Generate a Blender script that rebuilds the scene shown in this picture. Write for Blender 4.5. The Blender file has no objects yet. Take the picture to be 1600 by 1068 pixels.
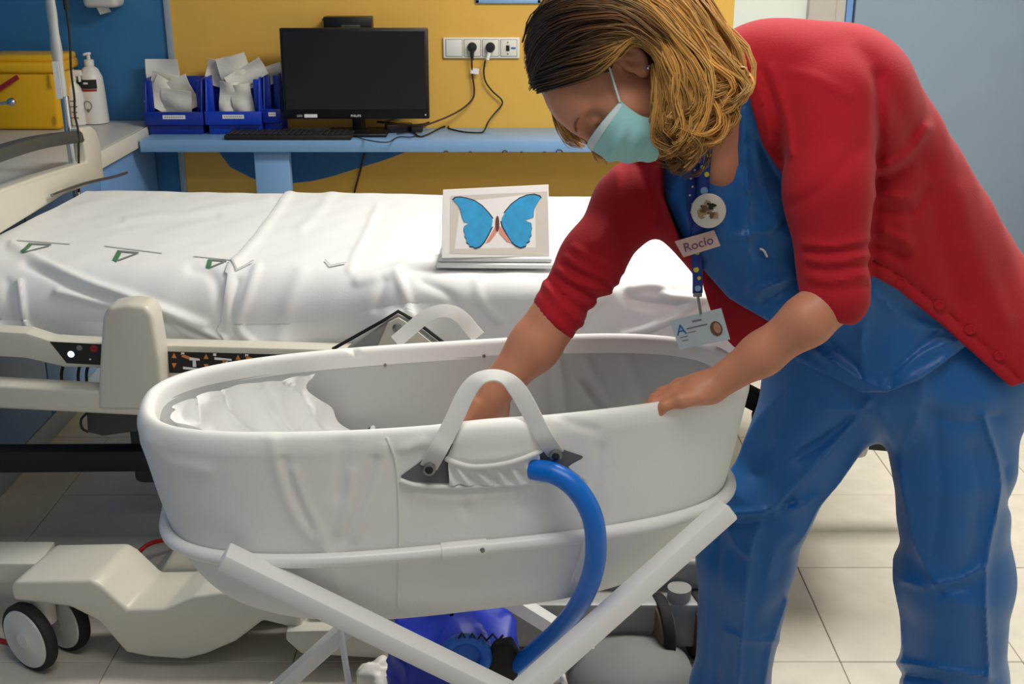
import bpy, bmesh, math, random
import numpy as np
from mathutils import Vector, Matrix, noise
random.seed(7)
rng = np.random.default_rng(7)
SC = bpy.context.scene
COL = SC.collection
# ------------------------------------------------------------------ camera, world, lights, exposure
PITCH = math.radians(19.4); FPX = 1800.0; CAMH = 1.5
cam_d = bpy.data.cameras.new('camera'); cam_d.sensor_width = 36.0; cam_d.lens = FPX / 1600 * 36
cam_d.clip_start = 0.05
cam = bpy.data.objects.new('camera', cam_d); COL.objects.link(cam)
cam.location = (0, 0, CAMH); cam.rotation_euler = (math.pi / 2 - PITCH, 0, 0)
SC.camera = cam
world = bpy.data.worlds.new('world'); SC.world = world; world.use_nodes = True
world.node_tree.nodes['Background'].inputs[0].default_value = (0.93, 0.96, 1.0, 1)
world.node_tree.nodes['Background'].inputs[1].default_value = 0.27
def area(name, loc, size, power, color=(1, 0.97, 0.92), rot=(0, 0, 0)):
    l = bpy.data.lights.new(name, 'AREA'); l.shape = 'RECTANGLE'; l.size, l.size_y = size; l.energy = power; l.color = color
    o = bpy.data.objects.new(name, l); COL.objects.link(o); o.location = loc; o.rotation_euler = rot
    return o
area('ceiling_lamp', (0.85, 2.85, 2.56), (1.2, 0.6), 64)
area('ceiling_lamp', (0.1, 0.9, 2.56), (1.2, 0.6), 16)
SC.view_settings.view_transform = 'Standard'
try: SC.view_settings.look = 'None'
except Exception: pass
SC.view_settings.gamma = 1.0
SC.view_settings.use_curve_mapping = False
SC.view_settings.exposure = 0.0

# ------------------------------------------------------------------ pixel <-> world (the photograph measured at 1600 x 1068)
_R = np.array([1.0, 0, 0]); _U = np.array([0, math.sin(PITCH), math.cos(PITCH)]); _V = np.array([0, math.cos(PITCH), -math.sin(PITCH)])
_C = np.array([0, 0, CAMH])
def proj(q):
    d = np.asarray(q, float) - _C
    w = d @ _V
    return np.stack([800 + FPX * (d @ _R) / w, 534 - FPX * (d @ _U) / w], -1)
def ray(x, y): return _V + (x - 800) / FPX * _R + (534 - y) / FPX * _U
def at(x, y, Y):
    r = ray(x, y); return _C + r * (Y / r[1])
def atz(x, y, z):
    r = ray(x, y); return _C + r * ((z - CAMH) / r[2])
def atx(x, y, X):
    r = ray(x, y); return _C + r * (X / r[0])

# ------------------------------------------------------------------ materials
MATS = {}
def srgb(r, g, b):
    f = lambda c: (c / 12.92 if c <= 0.04045 else ((c + 0.055) / 1.055) ** 2.4)
    return (f(r / 255), f(g / 255), f(b / 255), 1)
def mat(name, col, rough=0.5, metal=0.0, bump=0.0, scale=80.0, vary=0.0, vscale=6.0, sheen=0.0, sss=0.0, spec=0.5, trans=0.0, emit=0.0, vcol=None, coat=0.0, alpha=1.0, weave=False):
    m = bpy.data.materials.new(name); m.use_nodes = True; MATS[name] = m
    nt = m.node_tree; b = nt.nodes['Principled BSDF']
    b.inputs['Base Color'].default_value = col; b.inputs['Roughness'].default_value = rough; b.inputs['Metallic'].default_value = metal
    b.inputs['Specular IOR Level'].default_value = spec
    if sheen: b.inputs['Sheen Weight'].default_value = sheen; b.inputs['Sheen Roughness'].default_value = 0.5
    if sss: b.inputs['Subsurface Weight'].default_value = sss; b.inputs['Subsurface Radius'].default_value = (0.012, 0.004, 0.002)
    if trans: b.inputs['Transmission Weight'].default_value = trans
    if coat: b.inputs['Coat Weight'].default_value = coat
    if alpha < 1: b.inputs['Alpha'].default_value = alpha
    if emit: b.inputs['Emission Color'].default_value = col; b.inputs['Emission Strength'].default_value = emit
    tc = nt.nodes.new('ShaderNodeTexCoord')
    src = None
    if vcol:
        a = nt.nodes.new('ShaderNodeAttribute'); a.attribute_name = vcol; src = a.outputs['Color']
        nt.links.new(src, b.inputs['Base Color'])
    if vary:
        n = nt.nodes.new('ShaderNodeTexNoise'); n.inputs['Scale'].default_value = vscale; n.inputs['Detail'].default_value = 5
        nt.links.new(tc.outputs['Object'], n.inputs['Vector'])
        mr = nt.nodes.new('ShaderNodeMapRange'); mr.inputs[1].default_value = 0.3; mr.inputs[2].default_value = 0.7
        mr.inputs[3].default_value = 1 - vary; mr.inputs[4].default_value = 1 + vary
        nt.links.new(n.outputs['Fac'], mr.inputs[0])
        mx = nt.nodes.new('ShaderNodeVectorMath'); mx.operation = 'SCALE'
        if src: nt.links.new(src, mx.inputs[0])
        else: mx.inputs[0].default_value = col[:3]
        nt.links.new(mr.outputs[0], mx.inputs['Scale']); nt.links.new(mx.outputs[0], b.inputs['Base Color'])
    if bump:
        n = nt.nodes.new('ShaderNodeTexWave' if weave else 'ShaderNodeTexNoise'); n.inputs['Scale'].default_value = scale
        if not weave: n.inputs['Detail'].default_value = 3
        nt.links.new(tc.outputs['Object'], n.inputs['Vector'])
        bp = nt.nodes.new('ShaderNodeBump'); bp.inputs['Strength'].default_value = bump; bp.inputs['Distance'].default_value = 0.004
        nt.links.new(n.outputs['Fac'], bp.inputs['Height']); nt.links.new(bp.outputs[0], b.inputs['Normal'])
    return m
mat('yellow_paint', srgb(226, 178, 78), 0.55, bump=0.05, scale=120, vary=0.03)
mat('blue_paint', srgb(52, 116, 166), 0.5, bump=0.05, scale=120, vary=0.03)
mat('deep_blue_paint', srgb(40, 104, 160), 0.5)
mat('pale_paint', srgb(222, 228, 218), 0.6, bump=0.05, scale=120)
mat('ceiling_paint', srgb(238, 238, 234), 0.7)
mat('door_blue', srgb(136, 154, 172), 0.42, vary=0.02)
mat('jamb_grey', srgb(186, 178, 170), 0.5)
mat('strip_grey', srgb(150, 165, 180), 0.5)
mat('grout', srgb(176, 166, 150), 0.8)
mat('tile', srgb(218, 210, 194), 0.32, vary=0.06, vscale=14, bump=0.02, scale=60)
mat('laminate_blue', srgb(130, 172, 216), 0.35, vary=0.02)
mat('cabinet_blue', srgb(108, 150, 204), 0.4, vary=0.02)
mat('counter_grey', srgb(206, 206, 202), 0.4, vary=0.03)
mat('counter_edge', srgb(228, 224, 214), 0.4)
mat('black_plastic', srgb(16, 16, 18), 0.35)
mat('black_matte', srgb(22, 22, 24), 0.7)
mat('screen', srgb(12, 12, 14), 0.25)
mat('key_black', srgb(26, 26, 28), 0.5)
mat('rubber', srgb(24, 24, 24), 0.8)
mat('cable_black', srgb(24, 18, 18), 0.5)
mat('cable_brown', srgb(70, 24, 14), 0.5)
mat('cable_red', srgb(190, 30, 24), 0.45)
mat('white_plastic', srgb(228, 226, 220), 0.35)
mat('socket_white', srgb(232, 228, 216), 0.35)
mat('white_print', srgb(235, 235, 235), 0.6)
mat('black_print', srgb(25, 25, 28), 0.7)
mat('grey_print', srgb(120, 124, 122), 0.8)
mat('green_print', srgb(70, 122, 86), 0.8)
mat('blue_print', srgb(40, 110, 180), 0.6)
mat('red_print', srgb(150, 30, 40), 0.6)
mat('orange_print', srgb(214, 130, 60), 0.6)
mat('chrome', srgb(200, 204, 208), 0.18, metal=1.0)
mat('steel', srgb(150, 152, 150), 0.35, metal=1.0)
mat('clear_film', srgb(200, 205, 206), 0.3, alpha=0.55)
mat('sharps_yellow', srgb(236, 180, 18), 0.4)
mat('bin_blue', srgb(20, 62, 190), 0.35)
mat('bin_dark_blue', srgb(16, 46, 150), 0.35)
mat('packet', srgb(226, 222, 212), 0.5, bump=0.3, scale=60, vary=0.05)
mat('paper', srgb(232, 230, 226), 0.7)
mat('bed_cream', srgb(206, 202, 188), 0.38, vary=0.015)
mat('bed_grey', srgb(146, 146, 142), 0.42)
mat('bed_dark', srgb(70, 72, 68), 0.6)
mat('handle_grey', srgb(66, 66, 62), 0.55)
mat('sheet', srgb(228, 229, 228), 0.85, bump=0.06, scale=260, sheen=0.1)
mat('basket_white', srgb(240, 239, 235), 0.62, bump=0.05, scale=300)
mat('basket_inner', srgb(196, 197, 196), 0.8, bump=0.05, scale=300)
mat('pocket_shade', srgb(104, 106, 108), 0.8)  # dark grey that paints in the shade of the pocket mouth
mat('lining_white', srgb(240, 240, 238), 0.85, bump=0.1, scale=120)
mat('strap_white', srgb(226, 225, 221), 0.7, bump=0.15, scale=500, weave=True)
mat('stand_white', srgb(240, 239, 236), 0.32)
mat('hose_blue', srgb(0, 112, 214), 0.32)
mat('plate_grey', srgb(122, 122, 119), 0.7)
mat('bag_blue', srgb(20, 48, 176), 0.45, bump=0.1, scale=60)
mat('coupler_blue', srgb(40, 110, 214), 0.3)
mat('led', (0.6, 0.85, 1.0, 1), 0.3, emit=4.0)

# ------------------------------------------------------------------ mesh helpers
class MB:
    def __init__(s): s.v = []; s.f = []; s.mi = []; s.n = 0; s.cur = 0
    def add(s, v, f):
        v = np.asarray(v, float).reshape(-1, 3); n = s.n
        s.v.append(v); s.f += [tuple(int(i) + n for i in q) for q in f]; s.mi += [s.cur] * len(f); s.n += len(v); return s
    def verts(s): return np.concatenate(s.v) if s.v else np.zeros((0, 3))
    def rbox(s, c, size, r=0.0, seg=2, rot=None):
        bm = bmesh.new(); bmesh.ops.create_cube(bm, size=1.0)
        bmesh.ops.scale(bm, vec=Vector(size), verts=bm.verts)
        if r > 0: bmesh.ops.bevel(bm, geom=list(bm.edges), offset=min(r, min(size) * 0.49), segments=seg, profile=0.5, affect='EDGES')
        M = Matrix.Translation(Vector(c)) @ (rot.to_4x4() if rot is not None else Matrix.Identity(4))
        bmesh.ops.transform(bm, matrix=M, verts=bm.verts)
        s.bm(bm); return s
    def bm(s, bm):
        bm.verts.index_update()
        s.add([v.co[:] for v in bm.verts], [[v.index for v in f.verts] for f in bm.faces]); bm.free(); return s
    def beam(s, a, b, w, h, r=0.004, up=(0, 0, 1)):
        a, b = Vector(a), Vector(b); d = (b - a); L = d.length; z = d.normalized(); x = Vector(up).cross(z).normalized(); y = z.cross(x)
        M = Matrix((x, y, z)).transposed()
        return s.rbox((a + b) / 2, (w, h, L), r, 2, M)
    def prism(s, pts, thick, r=0.0, seg=2):
        """pts: outline of 3-D points (front face); thick: vector extrusion."""
        bm = bmesh.new(); vs = [bm.verts.new(Vector(p)) for p in pts]; f = bm.faces.new(vs)
        ret = bmesh.ops.extrude_face_region(bm, geom=[f])
        bmesh.ops.translate(bm, vec=Vector(thick), verts=[g for g in ret['geom'] if isinstance(g, bmesh.types.BMVert)])
        bmesh.ops.recalc_face_normals(bm, faces=bm.faces)
        if r > 0: bmesh.ops.bevel(bm, geom=list(bm.edges), offset=r, segments=seg, profile=0.5, affect='EDGES', clamp_overlap=True)
        return s.bm(bm)
    def tube(s, path, rad, seg=10, closed=False, cap=True, flat=None, twist=None):
        """path Nx3; rad scalar or N; flat=(w,h) elliptical/ribbon section with normal hint vectors in twist."""
        p = np.asarray(path, float); N = len(p)
        t = np.gradient(p, axis=0) if not closed else (np.roll(p, -1, 0) - np.roll(p, 1, 0))
        t /= np.linalg.norm(t, axis=1)[:, None] + 1e-12
        ref = np.array([0.0, 0, 1]) if abs(t[0, 2]) < 0.9 else np.array([1.0, 0, 0])
        nrm = np.zeros_like(p)
        n0 = np.cross(t[0], ref); n0 /= np.linalg.norm(n0)
        for i in range(N):
            if twist is not None: n0 = np.asarray(twist[i] if np.ndim(twist) == 2 else twist, float)
            n0 = n0 - t[i] * (n0 @ t[i]); n0 /= np.linalg.norm(n0) + 1e-12; nrm[i] = n0
        bn = np.cross(t, nrm)
        rad = np.broadcast_to(np.asarray(rad, float), (N,))
        a = np.linspace(0, 2 * np.pi, seg, endpoint=False)
        if flat is not None:
            w, h = flat; ca = np.cos(a); sa = np.sin(a)
            ex = np.sign(ca) * abs(ca) ** 0.35 * w / 2; ey = np.sign(sa) * abs(sa) ** 0.35 * h / 2
            V = p[:, None] + bn[:, None] * ex[None, :, None] * rad[:, None, None] + nrm[:, None] * ey[None, :, None] * rad[:, None, None]
        else:
            V = p[:, None] + (nrm[:, None] * np.cos(a)[None, :, None] + bn[:, None] * np.sin(a)[None, :, None]) * rad[:, None, None]
        f = []
        M = N if closed else N - 1
        for i in range(M):
            j = (i + 1) % N
            for k in range(seg):
                l = (k + 1) % seg; f.append((i * seg + k, i * seg + l, j * seg + l, j * seg + k))
        if cap and not closed: f += [tuple(range(seg))[::-1], tuple((N - 1) * seg + k for k in range(seg))]
        return s.add(V.reshape(-1, 3), f)
    def lathe(s, prof, c, axis=(0, 0, 1), seg=28):
        """prof: list of (r, h) along axis from base c."""
        z = Vector(axis).normalized(); x = z.orthogonal().normalized(); y = z.cross(x)
        V = []; 
        for r, h in prof:
            for k in range(seg):
                a = 2 * math.pi * k / seg; V.append(Vector(c) + z * h + (x * math.cos(a) + y * math.sin(a)) * r)
        f = []
        for i in range(len(prof) - 1):
            for k in range(seg):
                l = (k + 1) % seg; f.append((i * seg + k, i * seg + l, (i + 1) * seg + l, (i + 1) * seg + k))
        f += [tuple(range(seg))[::-1], tuple((len(prof) - 1) * seg + k for k in range(seg))]
        return s.add([v[:] for v in V], f)
    def grid(s, G, closed_u=False, flip=False):
        nu, nv = G.shape[:2]; f = []
        for i in range(nu if closed_u else nu - 1):
            j = (i + 1) % nu
            for k in range(nv - 1):
                q = (i * nv + k, j * nv + k, j * nv + k + 1, i * nv + k + 1); f.append(q[::-1] if flip else q)
        return s.add(G.reshape(-1, 3), f)
    def poly(s, pts): return s.add(pts, [tuple(range(len(pts)))])

ORG = {}
def obj(name, mb, material, parent=None, org=None, smooth=True, angle=40, label=None, kind=None):
    V = mb.verts()
    if parent is not None: org = ORG[parent.name]
    elif org is None:
        org = np.array([(V[:, 0].min() + V[:, 0].max()) / 2, (V[:, 1].min() + V[:, 1].max()) / 2, V[:, 2].min()])
    org = np.asarray(org, float)
    me = bpy.data.meshes.new(name); me.from_pydata((V - org).tolist(), [], mb.f); me.validate(); me.update()
    ms = material if isinstance(material, (list, tuple)) else [material]
    for m in ms: me.materials.append(MATS[m])
    if len(ms) > 1: me.polygons.foreach_set('material_index', mb.mi)
    o = bpy.data.objects.new(name, me); COL.objects.link(o)
    if smooth:
        me.polygons.foreach_set('use_smooth', [True] * len(me.polygons))
        if angle < 180:
            try: me.set_sharp_from_angle(angle=math.radians(angle))
            except Exception: pass
    if parent is not None: o.parent = parent
    else: o.location = org
    ORG[o.name] = org
    if label: o['label'] = label
    if kind: o['kind'] = kind
    return o
def thing(name, label, cat, loc, group=None):
    o = bpy.data.objects.new(name, None); COL.objects.link(o); o.location = loc; o.empty_display_size = 0.05
    ORG[o.name] = np.asarray(loc, float); tag(o, label, cat, group); return o
def tag(o, label, cat, group=None):
    o['label'] = label; o['category'] = cat
    if group: o['group'] = group
    return o
def struct(o): o['kind'] = 'structure'; return o
def sname(name, loc):
    o = bpy.data.objects.new(name, None); COL.objects.link(o); o.location = loc; ORG[o.name] = np.asarray(loc, float); return struct(o)
def catmull(pts, n=8, closed=False):
    p = np.asarray(pts, float); N = len(p); out = []
    for i in range(N if closed else N - 1):
        a = p[(i - 1) % N] if closed or i > 0 else 2 * p[0] - p[1]
        b = p[i]; c = p[(i + 1) % N]; d = p[(i + 2) % N] if closed or i + 2 < N else 2 * p[-1] - p[-2]
        for t in np.linspace(0, 1, n, endpoint=False):
            out.append(0.5 * (2 * b + (c - a) * t + (2 * a - 5 * b + 4 * c - d) * t * t + (3 * b - a - 3 * c + d) * t ** 3))
    if not closed: out.append(p[-1])
    return np.array(out)
def text_mb(body, size, origin, xdir, ydir, depth=0.0006, align='CENTER'):
    c = bpy.data.curves.new('text', 'FONT'); c.body = body; c.size = size; c.align_x = align; c.align_y = 'CENTER'; c.extrude = depth
    c.resolution_u = 3
    o = bpy.data.objects.new('text', c); COL.objects.link(o)
    dg = bpy.context.evaluated_depsgraph_get(); me = bpy.data.meshes.new_from_object(o.evaluated_get(dg))
    x = np.asarray(xdir, float); x /= np.linalg.norm(x); y = np.asarray(ydir, float); y = y - x * (x @ y); y /= np.linalg.norm(y); z = np.cross(x, y)
    V = np.array([v.co[:] for v in me.vertices]) if len(me.vertices) else np.zeros((0, 3))
    mb = MB(); mb.add(np.asarray(origin) + V[:, :1] * x + V[:, 1:2] * y + V[:, 2:3] * z, [list(p.vertices) for p in me.polygons])
    bpy.data.objects.remove(o); bpy.data.curves.remove(c); bpy.data.meshes.remove(me)
    return mb
def seg_dist(q, pts):
    """2-D distance of points q (N,2) to polyline pts"""
    d = np.full(len(q), 1e9)
    for a, b in zip(pts[:-1], pts[1:]):
        a = np.asarray(a, float); b = np.asarray(b, float); ab = b - a
        t = np.clip(((q - a) @ ab) / (ab @ ab), 0, 1)
        d = np.minimum(d, np.linalg.norm(q - a - t[:, None] * ab, axis=1))
    return d
def creases(px, lines, sharp=False):
    """sum of soft ridges / grooves; each line = (points, width px, amplitude m)"""
    out = np.zeros(len(px))
    for pts, w, amp in lines:
        pts = catmull(pts, 4)[:, :2] if len(pts) > 2 else np.asarray(pts, float)
        lo = pts.min(0) - 3 * w; hi = pts.max(0) + 3 * w
        k = np.where((px[:, 0] > lo[0]) & (px[:, 0] < hi[0]) & (px[:, 1] > lo[1]) & (px[:, 1] < hi[1]))[0]
        if len(k) == 0: continue
        d = seg_dist(px[k], pts); out[k] += amp * (np.exp(-(d / w) ** 1.15) if sharp else np.exp(-(d / w) ** 2))
    return out
def vnoise(P, s, seed=0):
    """cheap smooth noise in about [-1,1]"""
    r = np.random.default_rng(seed); out = np.zeros(len(P))
    for i in range(5):
        k = r.normal(size=3); k *= s * (0.7 + 0.3 * i) / np.linalg.norm(k); out += np.sin(P @ k * 6.28 + r.uniform(0, 6.28)) / 5 * 1.6
    return out
# ================================================================== THE SETTING
WALL_Y = 4.68; DESK_Z = 0.77; CT_Z = 0.80; WL = -2.08; WR = 2.3; CEIL = 2.6
fl = sname('floor', (0, 2.0, 0))
m = MB(); m.rbox((0.1, 2.0, -0.03), (4.8, 6.0, 0.05)); obj('bedding', m, 'grout', fl, smooth=False)
ts = 0.40; gap = 0.0022
m = MB(); m.rbox((0, 0, -0.004), (ts - gap, ts - gap, 0.008), 0.0012, 1)
tile_me = None
for i in range(12):
    for j in range(15):
        x = WL + 0.12 + ts * i + 0.08; y = -0.9 + ts * j + 0.05
        if x - ts / 2 < WL or x + ts / 2 > WR + 0.3 or y + ts / 2 > WALL_Y + 0.1: continue
        if tile_me is None:
            ORG['tmp'] = np.zeros(3); o = obj('tile', m, 'tile', fl, smooth=False); tile_me = o.data
            tile_me.transform(Matrix.Translation(Vector(ORG[fl.name].tolist())))
        else:
            o = bpy.data.objects.new('tile', tile_me); COL.objects.link(o); o.parent = fl
        o.location = (x, y - 2.0, rng.uniform(-0.0006, 0.0006))
def wall(name, c, size, material):
    mb = MB(); mb.rbox(c, size); return struct(obj(name, mb, material, smooth=False))
XY0 = at(270, 60, WALL_Y)[0]; XY1 = at(1147, 20, WALL_Y)[0]
XJ0 = at(1260, 20, WALL_Y)[0]; XJ1 = at(1318, 20, WALL_Y)[0]
wb = sname('wall_back', (0, WALL_Y, 0))
def wpart(name, x0, x1, z0, z1, material, dy=0.0):
    mb = MB(); mb.rbox(((x0 + x1) / 2, WALL_Y + 0.05 - dy / 2, (z0 + z1) / 2), (x1 - x0, 0.1 + dy, z1 - z0)); return obj(name, mb, material, wb, smooth=False)
wpart('blue_panel', WL - 0.1, XY0 - 0.02, 0, CEIL, 'blue_paint')
wpart('yellow_panel', XY0, XY1, 0, CEIL, 'yellow_paint')
wpart('pale_panel', XY1, XJ0, 0, CEIL, 'pale_paint')
wpart('lintel', XJ0, WR + 0.1, 2.15, CEIL, 'pale_paint')
wpart('door_backing', XJ0, WR + 0.1, 0, 2.15, 'pale_paint', -0.06)
# blue painted blob on the wall below the desk
pts = [(322, 205), (330, 218), (342, 237), (360, 261), (396, 279), (425, 285), (455, 286), (486, 283), (520, 275), (561, 262), (600, 250), (630, 239), (660, 222), (676, 205)]
m = MB(); m.prism([at(x, y, WALL_Y) for x, y in pts], (0, -0.0015, 0)); obj('painted_shape', m, 'deep_blue_paint', wb, smooth=False)
m = MB(); m.rbox((XY0 - 0.01, WALL_Y - 0.006, CEIL / 2), (0.024, 0.014, CEIL), 0.003); struct(obj('trim_1', m, 'strip_grey'))
wall('wall_left', (WL - 0.05, 2.0, CEIL / 2), (0.1, 6.0, CEIL), 'blue_paint')
wall('wall_right', (WR + 0.05, 2.6, CEIL / 2), (0.1, 4.4, CEIL), 'pale_paint')
wall('ceiling', (0.1, 2.0, CEIL + 0.05), (4.9, 6.0, 0.1), 'ceiling_paint')
# door with its jamb
d1 = sname('door_1', (XJ0, WALL_Y, 0))
m = MB(); m.rbox(((XJ0 + XJ1) / 2 - 0.02, WALL_Y - 0.012, 1.075), (XJ1 - XJ0 - 0.04, 0.05, 2.15), 0.004); obj('jamb', m, 'jamb_grey', d1)
m = MB(); m.rbox((XJ1 - 0.02, WALL_Y - 0.006, 1.075), (0.045, 0.03, 2.15), 0.006); obj('door_stop', m, 'jamb_grey', d1)
m = MB(); m.rbox((XJ1 + 0.02, WALL_Y - 0.004, 1.07), (0.028, 0.018, 2.13), 0.006); obj('door_edge', m, 'cabinet_blue', d1)
m = MB(); m.rbox((XJ1 + 0.49, WALL_Y - 0.005, 1.07), (0.90, 0.03, 2.13), 0.004); obj('door_leaf', m, 'door_blue', d1)
m = MB(); m.lathe([(0.025, 0), (0.025, 0.008)], (XJ1 + 0.86, WALL_Y - 0.02, 1.02), (0, -1, 0), 20)
m.tube([(XJ1 + 0.86, WALL_Y - 0.028, 1.02), (XJ1 + 0.86, WALL_Y - 0.07, 1.02), (XJ1 + 0.84, WALL_Y - 0.075, 1.02), (XJ1 + 0.74, WALL_Y - 0.075, 1.02)], 0.009)
obj('door_handle', m, 'steel', d1)

# ================================================================== COUNTER (left) AND DESK (back)
CX = -1.425
ct = thing('counter', 'long pale grey worktop on blue cabinet panels running along the left wall', 'counter', (-1.76, 3.4, 0))
m = MB(); m.rbox(((WL + CX) / 2 - 0.003, 3.35, CT_Z - 0.03), (CX - WL - 0.012, 2.64, 0.06), 0.004); obj('worktop', m, 'counter_grey', ct)
m = MB(); m.rbox((CX + 0.001, 3.35, CT_Z - 0.031), (0.006, 2.64, 0.06), 0.002); obj('edge_strip', m, 'counter_edge', ct)
for k in range(4):
    y0 = 2.05 + k * 0.655
    m = MB(); m.rbox((CX - 0.035, y0 + 0.325, 0.405), (0.02, 0.648, 0.66), 0.003); obj('panel', m, 'cabinet_blue', ct)
m = MB(); m.rbox(((WL + CX) / 2 - 0.04, 3.35, 0.40), (CX - WL - 0.1, 2.6, 0.67), 0.002); obj('carcass', m, 'cabinet_blue', ct)
m = MB(); m.rbox((CX - 0.04, 3.35, 0.036), (0.03, 2.6, 0.07), 0.002); obj('plinth', m, 'strip_grey', ct)
DF = 4.37
dk = thing('wall_desk', 'light blue narrow desk shelf fixed along the yellow wall', 'desk', (-0.25, 4.5, 0))
m = MB(); m.rbox(((CX + 0.92) / 2 + 0.006, (DF + WALL_Y) / 2 - 0.001, DESK_Z - 0.0225), (0.92 - CX - 0.012, WALL_Y - DF - 0.004, 0.045), 0.003); obj('desktop', m, 'laminate_blue', dk)
xl0 = at(397, 260, DF + 0.03)[0]; xl1 = at(452, 260, DF + 0.03)[0]
m = MB(); m.rbox(((xl0 + xl1) / 2, DF + 0.06, (DESK_Z - 0.045) / 2), (xl1 - xl0, 0.05, DESK_Z - 0.046), 0.006); obj('leg', m, 'laminate_blue', dk)
m = MB(); m.rbox((0.88, DF + 0.15, (DESK_Z - 0.045) / 2), (0.03, 0.26, DESK_Z - 0.046), 0.003); obj('end_panel', m, 'laminate_blue', dk)
for x, r in ((697, 5), (735, 3), (789, 6), (815, 2.5), (851, 2.5), (874, 8)):
    c = at(x, 238, DF - 0.001); rr = r * 0.0016
    m = MB(); m.tube([c + np.array([rr * math.cos(a), 0, rr * math.sin(a) - 0.002]) for a in np.linspace(0, math.pi, 9)], 0.0018, 6); obj('hook', m, 'cable_brown', dk)

# ================================================================== MONITOR, COMPUTER, KEYBOARD
MY = 4.50
mn = thing('monitor', 'black widescreen monitor standing on the blue desk shelf', 'monitor', (at(553, 200, MY)[0], MY, DESK_Z))
TL, TR, BR, BL = at(435, 45, MY), at(668, 43, MY), at(671, 184, MY), at(445, 187, MY)
xc = (TL[0] + TR[0] + BL[0] + BR[0]) / 4; hw = (TR[0] - TL[0] + BR[0] - BL[0]) / 4; z0 = (BL[2] + BR[2]) / 2; z1 = (TL[2] + TR[2]) / 2
tilt = Matrix.Rotation(math.radians(-3), 3, 'X')
m = MB(); m.rbox((xc, MY + 0.014, (z0 + z1) / 2), (2 * hw, 0.032, z1 - z0), 0.005, 2, tilt); m.rbox((xc, MY + 0.045, (z0 + z1) / 2), (0.26, 0.04, 0.2), 0.015, 2, tilt); obj('housing', m, 'black_plastic', mn)
m = MB(); m.rbox((xc, MY - 0.0025, (z0 + z1) / 2 + 0.012), (2 * hw - 0.022, 0.003, z1 - z0 - 0.046), 0.001, 1, tilt); obj('screen_panel', m, 'screen', mn)
fz = z0 + 0.013; fy = MY - 0.0118
obj('maker_name', text_mb('PHILIPS', 0.0125, (xc - 0.002, fy - 0.0025, fz), (1, 0, 0), (0, 0, 1)), 'white_print', mn, smooth=False)
m = MB(); m.rbox((xc - hw + 0.105, fy - 0.0008, fz), (0.05, 0.0012, 0.013)); obj('sticker', m, 'white_print', mn, smooth=False)
m = MB(); m.rbox((xc - hw + 0.062, fy - 0.0008, fz), (0.022, 0.0012, 0.009)); obj('badge', m, 'grey_print', mn, smooth=False)
m = MB(); m.rbox((xc + hw - 0.014, fy - 0.0008, fz + 0.004), (0.005, 0.0014, 0.005)); obj('power_light', m, 'white_print', mn, smooth=False)
m = MB(); m.rbox((xc, MY + 0.05, DESK_Z + 0.075), (0.05, 0.03, 0.15), 0.008); obj('stand_neck', m, 'black_plastic', mn)
m = MB(); m.rbox((xc, MY + 0.02, DESK_Z + 0.008), (0.24, 0.17, 0.014), 0.006); obj('stand_base', m, 'black_plastic', mn)
b0 = at(505, 26, 4.62); b1 = at(582, 60, 4.62)
tc_ = thing('computer_box', 'small black computer box with a slot peeking above the monitor', 'computer', ((b0[0] + b1[0]) / 2, 4.64, b1[2]))
m = MB(); m.rbox(((b0[0] + b1[0]) / 2, 4.645, (b0[2] + b1[2]) / 2), (b1[0] - b0[0], 0.066, b0[2] - b1[2]), 0.005); obj('case', m, 'black_plastic', tc_)
m = MB(); m.rbox(((b0[0] + b1[0]) / 2 + 0.012, 4.611, b0[2] - 0.036), (0.075, 0.004, 0.012), 0.002); obj('slot', m, 'handle_grey', tc_)
m = MB(); m.rbox((b0[0] - 0.003, 4.64, b0[2] - 0.012), (0.008, 0.012, 0.008), 0.002); obj('side_knob', m, 'black_plastic', tc_)
k0 = at(352, 222, 4.39); k1 = at(550, 222, 4.39)
kx = (k0[0] + k1[0]) / 2; kw = k1[0] - k0[0]
kb = thing('keyboard', 'flat black computer keyboard at the front edge of the desk shelf', 'keyboard', (kx, 4.44, DESK_Z))
m = MB(); m.rbox((kx, 4.432, DESK_Z + 0.010), (kw, 0.120, 0.018), 0.005); obj('case', m, 'black_matte', kb)
m = MB()
for r in range(6):
    for c in range(21):
        if 15 == c or 18 == c + 100: continue
        m.rbox((kx - kw / 2 + 0.018 + c * (kw - 0.03) / 21, 4.386 + r * 0.0185, DESK_Z + 0.0215), (kw / 21 * 0.78, 0.0150, 0.006), 0.0015, 1)
o = obj('keys', m, 'key_black', kb); o['kind'] = 'stuff'

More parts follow.
